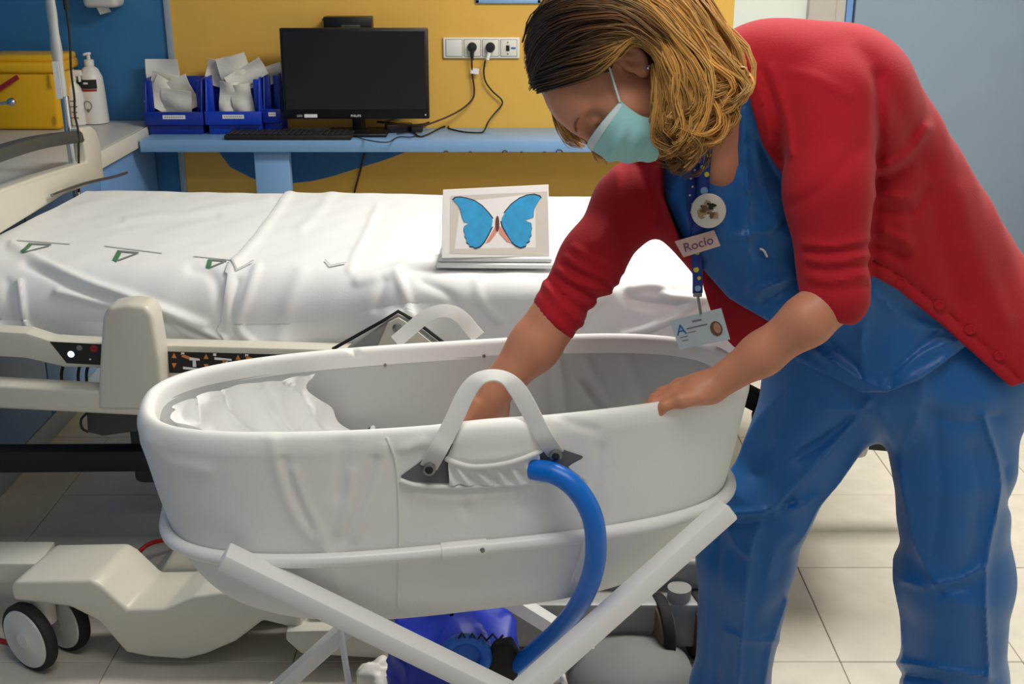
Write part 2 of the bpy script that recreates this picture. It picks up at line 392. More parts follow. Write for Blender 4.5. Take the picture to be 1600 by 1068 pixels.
# ================================================================== SOCKETS, CABLES
def wall_box(px0, py0, px1, py1, d=0.014):
    a = at(px0, py0, WALL_Y); b = at(px1, py1, WALL_Y); return a[0], b[0], b[2], a[2]
x0, x1, za, zb = wall_box(692, 58, 812, 91)
sk = thing('socket_strip', 'cream four gang wall socket strip with two black plugs in it', 'socket', ((x0 + x1) / 2, WALL_Y, za))
m = MB(); m.rbox(((x0 + x1) / 2, WALL_Y - 0.006, (za + zb) / 2), (x1 - x0, 0.013, zb - za), 0.005, 3); obj('frame', m, 'socket_white', sk)
mw = (x1 - x0 - 0.016) / 4
for k in range(4):
    cx = x0 + 0.008 + mw * (k + 0.5)
    m = MB(); m.rbox((cx, WALL_Y - 0.013, (za + zb) / 2), (mw - 0.008, 0.006, zb - za - 0.018), 0.004, 2); mod = obj('module', m, 'white_plastic' if k == 0 else 'socket_white', sk)
    m = MB(); m.rbox((cx, WALL_Y - 0.0105, (za + zb) / 2), (mw - 0.003, 0.006, zb - za - 0.013), 0.004, 2); obj('module_border', m, 'grey_print', sk)
    if k in (1, 2):
        m = MB(); m.lathe([(0.0185, 0), (0.0185, 0.018), (0.015, 0.026), (0.006, 0.028)], (cx, WALL_Y - 0.014, (za + zb) / 2 + 0.004), (0, -1, 0), 24)
        if k == 1: m.tube([(cx, WALL_Y - 0.03, (za + zb) / 2), (cx, WALL_Y - 0.034, za + 0.018), (cx, WALL_Y - 0.03, za - 0.004)], [0.009, 0.008, 0.005], 10)
        else: m.tube([(cx, WALL_Y - 0.03, (za + zb) / 2), (cx - 0.006, WALL_Y - 0.034, za + 0.02)], [0.009, 0.007], 10)
        obj('plug', m, 'black_matte', sk)
        if k == 2:
            m = MB(); m.tube([(cx - 0.004, WALL_Y - 0.036, za + 0.026), (cx - 0.012, WALL_Y - 0.036, za - 0.002)], 0.0075, 10); obj('plug_tape', m, 'white_print', sk, label='white tape round the plug neck')
    if k == 3:
        m = MB(); m.rbox((cx - 0.003, WALL_Y - 0.0175, (za + zb) / 2), (0.014, 0.006, 0.022), 0.002); obj('port', m, 'black_plastic', sk)
        m = MB(); m.rbox((cx + 0.019, WALL_Y - 0.0165, (za + zb) / 2), (0.018, 0.002, 0.007)); obj('port_label', m, 'blue_print', sk)
        for dz in (-0.022, 0.022):
            m = MB(); m.lathe([(0.003, 0), (0.003, 0.002)], (cx - 0.003, WALL_Y - 0.016, (za + zb) / 2 + dz), (0, -1, 0), 8); obj('screw', m, 'steel', sk)
x0, x1, za, zb = wall_box(820, 59, 852, 95)
sw = thing('wall_switch', 'white wall plate beside the socket strip, partly behind the woman', 'switch', ((x0 + x1) / 2, WALL_Y, za))
m = MB(); m.rbox(((x0 + x1) / 2, WALL_Y - 0.006, (za + zb) / 2), (x1 - x0, 0.013, zb - za), 0.005, 3); obj('frame', m, 'white_plastic', sw)
m = MB(); m.rbox(((x0 + x1) / 2 + 0.002, WALL_Y - 0.013, (za + zb) / 2), (x1 - x0 - 0.03, 0.004, zb - za - 0.03), 0.002); obj('rocker', m, 'socket_white', sw)
def cable(name, pts, r, material, label, cat='cable', n=8):
    mb = MB(); mb.tube(catmull(pts, n), r, 8); return tag(obj(name, mb, material, angle=180), label, cat)
def dz(x, y): return atz(x, y, DESK_Z + 0.005)
cable('power_cable', [at(737, 92, 4.645), at(738, 115, 4.66), at(741, 140, 4.66), at(738, 155, 4.655), at(722, 170, 4.64), at(700, 182, 4.62), at(672, 193, 4.585), at(655, 198, 4.55), dz(640, 203)], 0.0036, 'cable_brown', 'dark brown power cable hanging from the second gang of the socket strip')
tg = MB(); c = at(742, 111, 4.655); tg.rbox(c, (0.032, 0.001, 0.022), rot=Matrix.Rotation(0.1, 3, 'Y')); tg.rbox(c + np.array([0.002, -0.0008, 0]), (0.012, 0.0006, 0.006))
tag(obj('cable_tag', tg, 'white_print', smooth=False), 'small white paper flag wrapped on the power cable below the socket', 'tag')
cable('power_cable', [at(758, 95, 4.64), at(756, 112, 4.66), at(759, 128, 4.66), at(770, 143, 4.66), at(783, 155, 4.66), at(784, 164, 4.66), at(772, 178, 4.65), at(763, 190, 4.63), dz(757, 203), dz(750, 207), dz(725, 206), dz(703, 201), dz(700, 197), dz(690, 199), dz(668, 210), dz(655, 213), dz(646, 206)], 0.0033, 'cable_black', 'dark power cable looping down from the white taped plug onto the desk')
cable('keyboard_cable', [dz(555, 213), dz(575, 219), dz(605, 222), dz(622, 214), dz(640, 214), dz(652, 211), dz(640, 207), dz(620, 209)], 0.0022, 'cable_black', 'thin black lead curling on the desk between keyboard and adapter')
ad = thing('power_adapter', 'black power adapter brick under the lower right corner of the monitor', 'adapter', dz(620, 205))
c = dz(624, 204); m = MB(); m.rbox((c[0], c[1], DESK_Z + 0.017), (0.11, 0.05, 0.032), 0.006, rot=Matrix.Rotation(0.25, 3, 'Z')); obj('brick', m, 'black_plastic', ad)
c = dz(650, 200); m = MB(); m.tube(catmull([dz(600, 203) + [0, 0, 0.03], dz(640, 196) + [0, 0, 0.045], dz(676, 192) + [0, 0, 0.03], dz(668, 198) + [0, 0, 0.015], dz(640, 203) + [0, 0, 0.02], dz(590, 198) + [0, 0, 0.02]]), 0.0045, 8); obj('lead', m, 'cable_black', ad)
m = MB(); m.rbox(dz(652, 206) + np.array([0, 0, 0.012]), (0.045, 0.03, 0.024), 0.006); obj('connector', m, 'black_matte', ad)
m = MB(); m.tube(catmull([(at(570, 240, WALL_Y - 0.006)), at(562, 270, WALL_Y - 0.006), at(553, 305, WALL_Y - 0.006), at(548, 340, WALL_Y - 0.006)]), 0.004, 8)
tag(obj('wall_cable', m, 'cable_brown'), 'thin dark cable running down the wall below the blue painted shape', 'cable')
# notice board whose lower edge shows at the top
x0, x1, za, zb = wall_box(742, -120, 845, 5)
nb = thing('notice_board', 'pale blue framed notice board cut off by the top of the picture', 'notice board', ((x0 + x1) / 2, WALL_Y, za))
m = MB(); m.rbox(((x0 + x1) / 2, WALL_Y - 0.004, (za + zb) / 2), (x1 - x0 - 0.02, 0.006, zb - za - 0.02)); obj('sheet_paper', m, 'paper', nb, smooth=False)
for a, b_, c_, d_ in ((x0, x1, za, za + 0.014), (x0, x1, zb - 0.014, zb), (x0, x0 + 0.014, za, zb), (x1 - 0.014, x1, za, zb)):
    m = MB(); m.rbox(((a + b_) / 2, WALL_Y - 0.006, (c_ + d_) / 2), (b_ - a, 0.012, d_ - c_), 0.002); obj('frame_rail', m, 'laminate_blue', nb)

# ================================================================== THINGS ON COUNTER AND DESK
# sharps bin
by0 = 4.40
c0 = at(-40, 198, by0); c1 = at(97, 200, by0)
bx0, bx1 = c0[0], c1[0]; bh = at(50, 92, by0)[2] - CT_Z; bcx = (bx0 + bx1) / 2; bw = bx1 - bx0
sb = thing('sharps_container', 'large yellow clinical waste container with a red strap on the worktop', 'container', (bcx, by0 + 0.11, CT_Z))
m = MB()
bm = bmesh.new(); bmesh.ops.create_cube(bm, size=1.0)
for v in bm.verts:
    k = 1.0 if v.co.z > 0 else 0.92
    v.co = Vector((bcx + v.co.x * bw * k, by0 + 0.115 + v.co.y * 0.21 * k, CT_Z + (v.co.z + 0.5) * bh * 0.82))
bmesh.ops.bevel(bm, geom=list(bm.edges), offset=0.018, segments=3, profile=0.5, affect='EDGES'); m.bm(bm); obj('body', m, 'sharps_yellow', sb)
m = MB(); m.rbox((bcx, by0 + 0.115, CT_Z + bh * 0.875), (bw + 0.022, 0.232, bh * 0.15), 0.014, 3); obj('rim', m, 'sharps_yellow', sb)
m = MB(); m.rbox((bcx + 0.03, by0 + 0.12, CT_Z + bh * 0.985), (bw - 0.04, 0.19, bh * 0.11), 0.012, 3); obj('lid', m, 'sharps_yellow', sb)
m = MB(); m.tube([at(-25, 155, by0 - 0.012), at(0, 138, by0 - 0.012), at(28, 120, by0 - 0.012)], 1.0, 8, flat=(0.018, 0.005), twist=(0, 1, 0)); obj('strap', m, 'red_print', sb)
m = MB(); m.rbox(at(82, 125, by0 + 0.02) + np.array([0, -0.016, 0]), (0.012, 0.006, 0.05), 0.002); obj('rib', m, 'sharps_yellow', sb); m = MB(); m.rbox(at(90, 185, by0 + 0.02) + np.array([0, -0.012, 0]), (0.01, 0.006, 0.03), 0.002); obj('rib', m, 'sharps_yellow', sb)
kn = thing('metal_knob', 'small chrome knob on a stem poking in at the left edge before the yellow container', 'knob', at(10, 163, 4.3))
e = at(14, 160, 4.3); m = MB(); m.lathe([(0.006, 0), (0.014, 0.006), (0.016, 0.02), (0.010, 0.03), (0.004, 0.034)], e, (0.8, -0.5, 0.15), 18); obj('head', m, 'chrome', kn)
m = MB(); m.tube([e, at(-15, 164, 4.3), at(-40, 175, 4.3)], 0.006, 8); m.tube([at(-40, 175, 4.3), (at(-40, 175, 4.3)[0], 4.3, CT_Z)], 0.008, 8); obj('stem', m, 'chrome', kn)
# soap bottle with black label and spray bottle
def P_on(x, y, Y): return at(x, y, Y)
s0 = at(150, 189, 4.6); sbx = s0[0]
bt = thing('soap_bottle', 'white pump bottle with a black and red label band beside the blue wall', 'bottle', (sbx, 4.6, CT_Z))
hS = at(150, 92, 4.6)[2] - CT_Z
m = MB(); m.lathe([(0.030, 0.0), (0.050, 0.003), (0.051, 0.02), (0.047, hS * 0.55), (0.044, hS * 0.72), (0.030, hS * 0.85), (0.014, hS * 0.9), (0.014, hS * 0.96)], (sbx, 4.6, CT_Z)); obj('body', m, 'white_plastic', bt)
m = MB(); m.lathe([(0.018, 0), (0.018, 0.022), (0.007, 0.024), (0.007, 0.04), (0.011, 0.042), (0.010, 0.05)], (sbx, 4.6, CT_Z + hS * 0.9)); m.tube([(sbx, 4.6, CT_Z + hS * 0.9 + 0.046), (sbx - 0.006, 4.57, CT_Z + hS * 0.9 + 0.044)], 0.005); obj('pump', m, 'white_plastic', bt)
def band(a0, a1, h0, h1, R, n=12):
    g = np.array([[(sbx + R(h) * math.sin(a), 4.6 - R(h) * math.cos(a), CT_Z + h) for h in (h0, (h0 + h1) / 2, h1)] for a in np.linspace(a0, a1, n)]); mb = MB(); mb.grid(g); return mb
RR = lambda h: 0.0478 if h < hS * 0.6 else 0.0478 - (h - hS * 0.6) * 0.03
obj('label_band', band(-1.0, 0.75, hS * 0.56, hS * 0.70, RR), 'black_print', bt)
obj('label_stripe', band(-0.9, 0.7, hS * 0.52, hS * 0.555, lambda h: 0.0484), 'red_print', bt)
obj('label_word', band(-0.35, 0.05, hS * 0.63, hS * 0.66, lambda h: 0.0483), 'white_print', bt)
ring = [(sbx + 0.05 * math.sin(-0.15 + 0.32 * math.cos(a)), 4.6 - 0.0505 * math.cos(-0.15 + 0.32 * math.cos(a)), CT_Z + hS * 0.3 + 0.018 * math.sin(a)) for a in np.linspace(0, 2 * math.pi, 20, endpoint=False)]
m = MB(); m.tube(ring, 0.0014, 6, closed=True); m.rbox(ring[15], (0.012, 0.002, 0.012), rot=Matrix.Rotation(0.7, 3, 'Y')); obj('label_ring', m, 'grey_print', bt)
sx = at(122, 192, 4.56)[0]; hB = at(118, 108, 4.56)[2] - CT_Z
sp = thing('spray_bottle', 'smaller white spray bottle standing before the pump bottle', 'bottle', (sx, 4.56, CT_Z))
m = MB(); m.lathe([(0.030, 0), (0.034, 0.003), (0.034, hB * 0.55), (0.028, hB * 0.66), (0.014, hB * 0.76), (0.013, hB * 0.84)], (sx, 4.56, CT_Z)); obj('body', m, 'white_plastic', sp)
m = MB(); m.rbox((sx + 0.004, 4.56, CT_Z + hB * 0.93), (0.066, 0.026, 0.024), 0.006); m.tube([(sx + 0.028, 4.555, CT_Z + hB * 0.9), (sx + 0.03, 4.55, CT_Z + hB * 0.78)], 0.005); m.rbox((sx, 4.56, CT_Z + hB * 0.86), (0.03, 0.028, 0.03), 0.006); obj('trigger_head', m, 'white_plastic', sp)
m = MB()
for k in range(4): m.rbox((sx + 0.004, 4.5255, CT_Z + hB * (0.15 + 0.1 * k)), (0.028 - 0.005 * (k % 2), 0.002, 0.004))
o = obj('print_lines', m, 'grey_print', sp, smooth=False)
# blue picking bins
def pick_bin(x0p, x1p, ytop, ybot, Yf, label, material='bin_blue', grp='blue storage bins on the desk shelf'):
    a = at(x0p, ybot, Yf); b = at(x1p, ybot, Yf); w = b[0] - a[0]; xc_ = (a[0] + b[0]) / 2; h = at(x0p, ytop, Yf + 0.1)[2] - DESK_Z; d = WALL_Y - 0.02 - Yf
    t = thing('storage_bin', label, 'bin', (xc_, Yf + d / 2, DESK_Z), grp)
    m = MB(); m.rbox((xc_, Yf + d / 2 + 0.01, DESK_Z + 0.006), (w * 0.9, d - 0.03, 0.01), 0.002); obj('floor_panel', m, material, t)
    for s in (-1, 1):
        xs = xc_ + s * (w / 2 - 0.004)
        out = [(xs - s * 0.006, Yf + 0.022, DESK_Z), (xs, Yf + 0.0, DESK_Z + h * 0.42), (xs, Yf + 0.03, DESK_Z + h * 0.95), (xs, Yf + 0.05, DESK_Z + h), (xs, Yf + d, DESK_Z + h), (xs - s * 0.006, Yf + d - 0.008, DESK_Z)]
        m = MB(); m.prism(out, (-s * 0.006, 0, 0), 0.0012, 1); obj('side_panel', m, material, t)
        m = MB(); m.rbox((xs - s * 0.012, Yf + 0.04, DESK_Z + h * 0.66), (0.030, 0.012, h * 0.62), 0.005); obj('front_lip', m, material, t)
    m = MB(); m.rbox((xc_, Yf + 0.002, DESK_Z + h * 0.30), (w, 0.016, h * 0.24), 0.004); obj('front_panel', m, material, t)
    m = MB(); m.rbox((xc_, Yf + 0.02, DESK_Z + h * 0.10), (w * 0.92, 0.012, h * 0.19), 0.003); obj('lower_front_panel', m, material, t)
    m = MB(); m.rbox((xc_, Yf + d - 0.004, DESK_Z + h * 0.5), (w, 0.007, h * 0.98), 0.002); obj('back_panel', m, material, t)
    m = MB(); m.rbox((xc_ + 0.002, Yf - 0.0068, DESK_Z + h * 0.33), (w * 0.38, 0.0014, 0.015)); lb = obj('label_card', m, 'white_print', t, smooth=False)
    m = MB()
    for k in range(9): m.rbox((xc_ + 0.002 + (k - 4) * w * 0.036, Yf - 0.0078, DESK_Z + h * 0.33), (w * 0.022, 0.0006, 0.004))
    obj('label_print', m, 'grey_print', lb if False else t, smooth=False)
    return xc_, w, h, d
binA = pick_bin(228, 320, 120, 206, 4.50, 'dark blue plastic storage bin with flat paper packets, nearest the corner', 'bin_dark_blue')
binB = pick_bin(322, 410, 118, 205, 4.50, 'bright blue plastic storage bin with crinkled clear packets in it', 'bin_blue')
binC = pick_bin(412, 441, 112, 203, 4.54, 'dark blue storage bin half hidden behind the monitor', 'bin_dark_blue')
def packet(px, py, Y, w, h, rz, rx, ry, label, material='packet', grp=None, seed=0):
    n = 7; c = at(px, py, Y); r = np.random.default_rng(seed)
    g = np.zeros((n, n, 3)); ph = r.uniform(0, 6, 4)
    for i in range(n):
        for j in range(n):
            u, v = i / (n - 1) - 0.5, j / (n - 1) - 0.5
            g[i, j] = (u * w, 0.005 * math.sin(5 * u + ph[0]) + 0.006 * math.sin(7 * v + 3 * u + ph[1]) + 0.004 * math.sin(12 * u * v + ph[2]), v * h)
    M = np.array(Matrix.Rotation(rz, 3, 'Z') @ Matrix.Rotation(ry, 3, 'Y') @ Matrix.Rotation(rx, 3, 'X'))
    g = g @ M.T + c
    back = g + M @ np.array([0, 0.004, 0]); mb = MB(); mb.grid(g); mb.grid(back, flip=True)
    idx = [(0, j) for j in range(n)] + [(i, n - 1) for i in range(1, n)] + [(n - 1, j) for j in range(n - 2, -1, -1)] + [(i, 0) for i in range(n - 2, 0, -1)]
    N = n * n; L = [i * n + j for i, j in idx]
    base = mb.n - 2 * N
    mb.f += [(base + L[k], base + L[(k + 1) % len(L)], base + N + L[(k + 1) % len(L)], base + N + L[k]) for k in range(len(L))]; mb.mi += [0] * len(L)
    return tag(obj('packet', mb, material), label, 'packet', grp)
packet(255, 125, 4.62, 0.13, 0.16, 0.0, 0.0, 0.0, 'flat white paper card standing upright at the back of the dark blue bin', 'paper', seed=1)
packet(262, 135, 4.58, 0.13, 0.10, 0.1, 0.1, 0.25, 'white packet leaning on the card in the dark blue bin', seed=2)
packet(283, 148, 4.56, 0.11, 0.13, -0.2, 0.1, -0.4, 'cream paper packet jutting over the side of the dark blue bin', seed=3)
packet(258, 150, 4.56, 0.12, 0.12, 0.15, -0.1, 0.55, 'white pouch packet lying aslant at the front of the dark blue bin', seed=4)
packet(275, 160, 4.545, 0.12, 0.10, -0.1, 0.15, 0.1, 'cream pouch packet lowest at the front of the dark blue bin', seed=5)
packet(350, 118, 4.62, 0.14, 0.10, 0.1, 0.1, 0.3, 'clear crinkled packet at the back of the bright blue bin', seed=6)
packet(368, 115, 4.59, 0.12, 0.14, 0.0, 0.1, -0.25, 'white packet standing tallest in the bright blue bin', seed=7)
packet(385, 118, 4.57, 0.16, 0.07, 0.1, -0.1, -0.5, 'long crinkled packet lying across the bright blue bin', seed=8)
packet(357, 152, 4.555, 0.07, 0.12, 0.05, 0.05, 0.1, 'tube shaped clear packet at the front of the bright blue bin', seed=9)
packet(378, 154, 4.555, 0.08, 0.11, -0.05, 0.05, -0.1, 'clear packet with grey tint beside the tube packet in the bright blue bin', seed=10)
packet(420, 118, 4.6, 0.12, 0.07, 0.0, 0.1, -0.3, 'clear packet on top of the bin behind the monitor', seed=11)
# towel dispenser
x0, x1, za, zb = wall_box(128, -130, 197, 10)
pd = thing('paper_dispenser', 'white paper towel dispenser on the blue wall, cut by the top edge', 'dispenser', ((x0 + x1) / 2, WALL_Y, za))
m = MB(); m.rbox(((x0 + x1) / 2, WALL_Y - 0.055, (za + zb) / 2), (x1 - x0, 0.11, zb - za), 0.02, 3); obj('case', m, 'counter_grey', pd)
g = np.array([[(at(150, 8, WALL_Y - 0.05)[0] + u * 0.045 + 0.012 * v, WALL_Y - 0.05 + 0.01 * math.sin(3 * u), za - 0.028 * v * (1 - 0.4 * u)) for v in (0, 0.5, 1)] for u in np.linspace(0, 1, 5)]); m = MB(); m.grid(g); obj('paper_tip', m, 'white_print', pd)
# ================================================================== THE BED
BA = math.radians(-3.5); BE1 = np.array([math.cos(BA), math.sin(BA), 0]); BE2 = np.array([-math.sin(BA), math.cos(BA), 0]); BO = np.array([-1.30, 2.53, 0.0])
BT = 0.78
def bw(u, v, z): return BO + BE1 * u + BE2 * v + np.array([0, 0, z])
def buv(p): d = np.asarray(p) - BO; return d @ BE1, d @ BE2
hemx = [(-200, 505), (0, 507), (50, 526), (150, 537), (270, 541), (400, 543), (540, 541), (580, 520), (606, 494), (624, 487), (645, 500), (690, 540), (760, 560), (1400, 575)]
hem_u = []
for x, y in hemx:
    p = at(x, y, 2.5); u_, _ = buv(p); p = at(x, y, (bw(u_, 0, 0))[1] - 0.005); u_, _ = buv(p); hem_u.append((u_, p[2]))
hem_u = np.array(hem_u)
def sheet_grid(u0f, u1, du, raise_=0.0, fold=None, nv=None):
    """cross-sections of a draped sheet; u0f(v) gives the left limit."""
    rows = []
    s_h = np.linspace(0, 1, 56); s_a = np.linspace(0, 1, 36)[1:]; s_t = np.linspace(0, 1, 130)[1:]; s_f = np.linspace(0, 1, 8)[1:]
    nu = int((u1 - (-0.03)) / du); 
    for i in range(nu + 1):
        f = i / nu
        row = []
        ue = -0.03 + f * (u1 + 0.03)
        # radii vary along the bed
        k = 1 / (1 + math.exp(-(ue - 0.95) / 0.06)); r = 0.115 * (1 - k) + 0.05 * k
        hz = np.interp(ue, hem_u[:, 0], hem_u[:, 1])
        for s in s_h: row.append((ue, -0.012 * (1 - s) * (1 + math.sin(ue * 19)), hz + (BT - r - hz) * s, 0))
        for s in s_a: row.append((ue, r - r * math.cos(s * math.pi / 2), BT - r + r * math.sin(s * math.pi / 2), 0))
        for s in s_t: row.append((ue, r + (0.92 - r - 0.05) * s, BT, 1))
        for s in s_f: row.append((ue, 0.87 + 0.05 * math.sin(s * math.pi / 2), BT - 0.05 + 0.05 * math.cos(s * math.pi / 2), 0))
        for s in s_f: row.append((ue, 0.92, BT - 0.05 - 0.12 * s, 0))
        rows.append(row)
    G = np.array([[bw(a, b, c) for a, b, c, _ in row] for row in rows])
    UV = np.array([[(a, b) for a, b, c, _ in row] for row in rows])
    return G, UV
def normals(G):
    du = np.gradient(G, axis=0); dv = np.gradient(G, axis=1); n = np.cross(du, dv); n /= np.linalg.norm(n, axis=2)[..., None] + 1e-12
    return n
G0, UV0 = sheet_grid(None, 2.10, 0.006)
N0 = normals(G0)
px = proj(G0.reshape(-1, 3)); fl_ = G0.reshape(-1, 3)
lines = [([(20, 385), (41, 397), (131, 439), (225, 472), (349, 529)], 7, 0.012), ([(41, 412), (131, 455), (225, 490), (300, 520)], 7, -0.007),
         ([(90, 456), (180, 476), (244, 480), (320, 505)], 6, 0.009), ([(30, 440), (39, 499), (52, 521)], 4, 0.010), ([(10, 440), (16, 500)], 8, -0.006),
         ([(197, 343), (262, 337), (337, 328), (420, 312)], 6, 0.004), ([(197, 352), (262, 346), (337, 337)], 7, -0.003), ([(110, 330), (200, 300), (255, 290)], 10, 0.003),
         ([(300, 420), (330, 430), (345, 470), (348, 520)], 9, -0.006), ([(260, 500), (300, 525), (345, 540)], 5, 0.007),
         ([(402, 420), (385, 470), (372, 510), (400, 540)], 7, 0.006), ([(372, 440), (362, 480), (366, 520)], 6, -0.005), ([(470, 430), (450, 480), (440, 530)], 12, 0.004),
         ([(590, 325), (575, 360), (556, 400), (548, 425)], 6, 0.004), ([(520, 300), (500, 330), (470, 360)], 8, 0.003), ([(560, 440), (600, 430), (640, 415), (690, 412)], 8, 0.006),
         ([(622, 430), (635, 465), (640, 490)], 7, 0.008), ([(600, 440), (590, 480)], 9, -0.006), ([(660, 440), (700, 460), (712, 475)], 8, -0.005), ([(745, 440), (752, 470), (780, 500)], 7, 0.004),
         ([(985, 452), (1010, 448), (1035, 450), (1042, 462), (1095, 466)], 5, 0.012), ([(985, 468), (1020, 475), (1060, 478)], 9, -0.012), ([(970, 520), (1020, 508), (1060, 490), (1095, 465)], 4, 0.012),
         ([(905, 500), (930, 470), (950, 455)], 9, 0.010), ([(870, 515), (900, 490)], 8, -0.007), ([(1000, 370), (1040, 400), (1050, 440)], 8, 0.004), ([(960, 420), (1010, 410), (1080, 420)], 7, 0.003)]
disp = creases(px, lines) + 0.0022 * vnoise(fl_, 2.2, 3) + 0.0012 * vnoise(fl_, 6, 4)
# gentle rise of the lower half of the bed and a soft pillow towards the foot
uu = UV0.reshape(-1, 2)
G0 = G0 + (disp.reshape(G0.shape[:2]))[..., None] * N0 * (-1 if N0[10, 120, 2] < 0 else 1)
if N0[10, 120, 2] < 0: N0 = -N0
m = MB(); m.grid(G0, flip=normals(G0)[10, 120, 2] < 0)
tag(obj('bed_sheet', m, 'sheet', angle=180), 'white hospital sheet spread over the bed with green printed marks near its edge', 'sheet')
# second sheet, folded across the bed from the diagonal edge to the foot
ed = [(447, 300), (430, 325), (400, 365), (375, 395), (352, 418)]
eu = np.array([buv(atz(x, y, BT)) for x, y in ed]); eu = eu[np.argsort(eu[:, 1])]
du_ = 0.008
ulim = np.interp(UV0[0, :, 1], eu[:, 1], eu[:, 0])
PXg = proj(G0.reshape(-1, 3)).reshape(*G0.shape[:2], 2)
n2 = normals(G0); n2 *= np.sign(n2[10, 120, 2])
G1 = np.zeros_like(G0); Us = UV0[:, 0, 0]
nu2 = 260; G1 = np.zeros((nu2, G0.shape[1], 3))
for j in range(G0.shape[1]):
    un = ulim[j] + (2.105 - ulim[j]) * np.linspace(0, 1, nu2) ** 1.25
    if UV0[0, j, 1] < 0.06: un = un + 0.01 * math.sin(j * 0.11) * (1 - np.linspace(0, 1, nu2))
    for c in range(3):
        b = np.interp(un, Us, G0[:, j, c]); nn = np.interp(un, Us, n2[:, j, c])
        off = 0.0035 + 0.0045 * np.exp(-((un - ulim[j] - 0.014) / 0.016) ** 2)
        off[0] = 0.001
        G1[:, j, c] = b + nn * off
m = MB(); m.grid(G1, flip=normals(G1)[10, 120, 2] < 0)
tag(obj('draw_sheet', m, 'sheet', angle=180), 'second white sheet folded over the foot half of the bed, its edge running diagonally', 'sheet')
# green and grey printed marks: flat print lying on the cloth
flatG = G0.reshape(-1, 3); flatPX = proj(flatG); flatN = n2.reshape(-1, 3)
def on_grid(x, y, off, FG=flatG, FP=flatPX, FN=flatN, k=6):
    d = np.hypot(FP[:, 0] - x, FP[:, 1] - y); i = np.argpartition(d, k)[:k]; w = 1 / (d[i] + 0.3); w /= w.sum()
    p = (FG[i] * w[:, None]).sum(0); n = (FN[i] * w[:, None]).sum(0)
    # slide along the surface so that the pixel is met exactly
    r = ray(x, y); t = ((p - _C) @ n) / (r @ n); q = _C + r * t
    return q + n * off / (np.linalg.norm(n) + 1e-9)
Z4 = lambda x, y: (x / 2.667, 180 + y / 2.667)
def strip(a, b, w, n=10):
    a = np.array(a, float); b = np.array(b, float); d = (b - a); q = np.array([-d[1], d[0]]) / np.linalg.norm(d) * w / 2
    return [[a + d * t + q, a + d * t - q] for t in np.linspace(0, 1, n)]
def decal(mb, rows, off=0.0016, conv=Z4, fn=on_grid):
    g = np.array([[fn(*conv(*p), off) for p in r] for r in rows]); mb.grid(g)
bedsheet = bpy.data.objects['bed_sheet']; drawsheet = bpy.data.objects['draw_sheet']
mat('faint_print', srgb(190, 196, 196), 0.85)
def mark(name, rows, material, parent, off=0.0016):
    mb = MB(); decal(mb, rows, off); return obj(name, mb, material, parent, smooth=False)
for a, b, w in (((92, 572), (128, 538), 15), ((477, 610), (500, 567), 20), ((868, 638), (876, 604), 20)): mark('green_stroke', strip(a, b, w), 'green_print', bedsheet)
for a, b, w in (((124, 537), (214, 541), 6), ((105, 571), (205, 546), 5), ((490, 567), (578, 575), 7), ((492, 607), (572, 577), 6), ((868, 604), (944, 610), 6), ((880, 634), (936, 612), 6)): mark('grey_stroke', strip(a, b, w), 'grey_print', bedsheet)
for a, b, w in (((70, 522), (292, 538), 4), ((436, 546), (676, 576), 4), ((808, 589), (962, 604), 4)): mark('printed_line', strip(a, b, w, 16), 'faint_print', bedsheet)
for a, b, w, o_ in (((965, 610), (990, 655), 8, .0105), ((990, 655), (1062, 620), 4, .0105), ((1355, 615), (1378, 638), 6, .0085), ((1378, 638), (1446, 626), 5, .0085)): mark('faint_stroke', strip(a, b, w), 'faint_print', drawsheet, o_)

# ------------------------------------------------------------------ bed frame
bed = thing('hospital_bed', 'cream hospital bed with side rail controls, headboard and twin wheel castors', 'bed', (-0.3, 2.9, 0))
m = MB(); m.prism([bw(0.02, 0.06, 0.63), bw(2.05, 0.06, 0.63), bw(2.05, 0.86, 0.63), bw(0.02, 0.86, 0.63)], (0, 0, 0.125), 0.03, 3); obj('mattress', m, 'bed_grey', bed)
m = MB(); m.prism([bw(0.0, 0.05, 0.57), bw(2.05, 0.05, 0.57), bw(2.05, 0.87, 0.57), bw(0.0, 0.87, 0.57)], (0, 0, 0.045), 0.006); obj('deck', m, 'bed_dark', bed)
m = MB(); m.prism([bw(0.3, 0.2, 0.15), bw(0.6, 0.2, 0.15), bw(0.6, 0.7, 0.15), bw(0.3, 0.7, 0.15)], (0, 0, 0.42), 0.02); obj('lift_column', m, 'bed_dark', bed)
m = MB(); m.prism([bw(1.4, 0.2, 0.15), bw(1.7, 0.2, 0.15), bw(1.7, 0.7, 0.15), bw(1.4, 0.7, 0.15)], (0, 0, 0.42), 0.02); obj('lift_column', m, 'bed_dark', bed)
YR = 2.41
def q(x, y, Y=YR): return at(x, y, Y)
# upper rail beam with dark control panels
m = MB(); m.prism([q(-90, 512), q(40, 520), q(78, 532), q(150, 536), q(640, 549), q(700, 560), q(640, 600), q(260, 597), q(150, 575), q(100, 574), q(40, 560), q(-90, 552)], (0, 0.05, 0), 0.006); obj('rail_beam', m, 'bed_cream', bed)
m = MB(); m.prism([q(78, 534, YR - 0.001), q(158, 538, YR - 0.001), q(158, 570, YR - 0.001), q(104, 567, YR - 0.001)], (0, 0.004, 0)); pn = obj('control_panel', m, 'black_plastic', bed, smooth=False)
for x, y, r, mt_ in ((111, 553, 5.0, 'led'), (124, 543, 4.5, 'grey_print'), (147, 544, 6, 'red_print'), (141, 561, 1.5, 'white_print')):
    m = MB(); m.lathe([(r * 0.00143, 0), (r * 0.00143, 0.0012)], q(x, y, YR - 0.001), (0, -1, 0), 14); obj('button', m, mt_, pn, smooth=False)
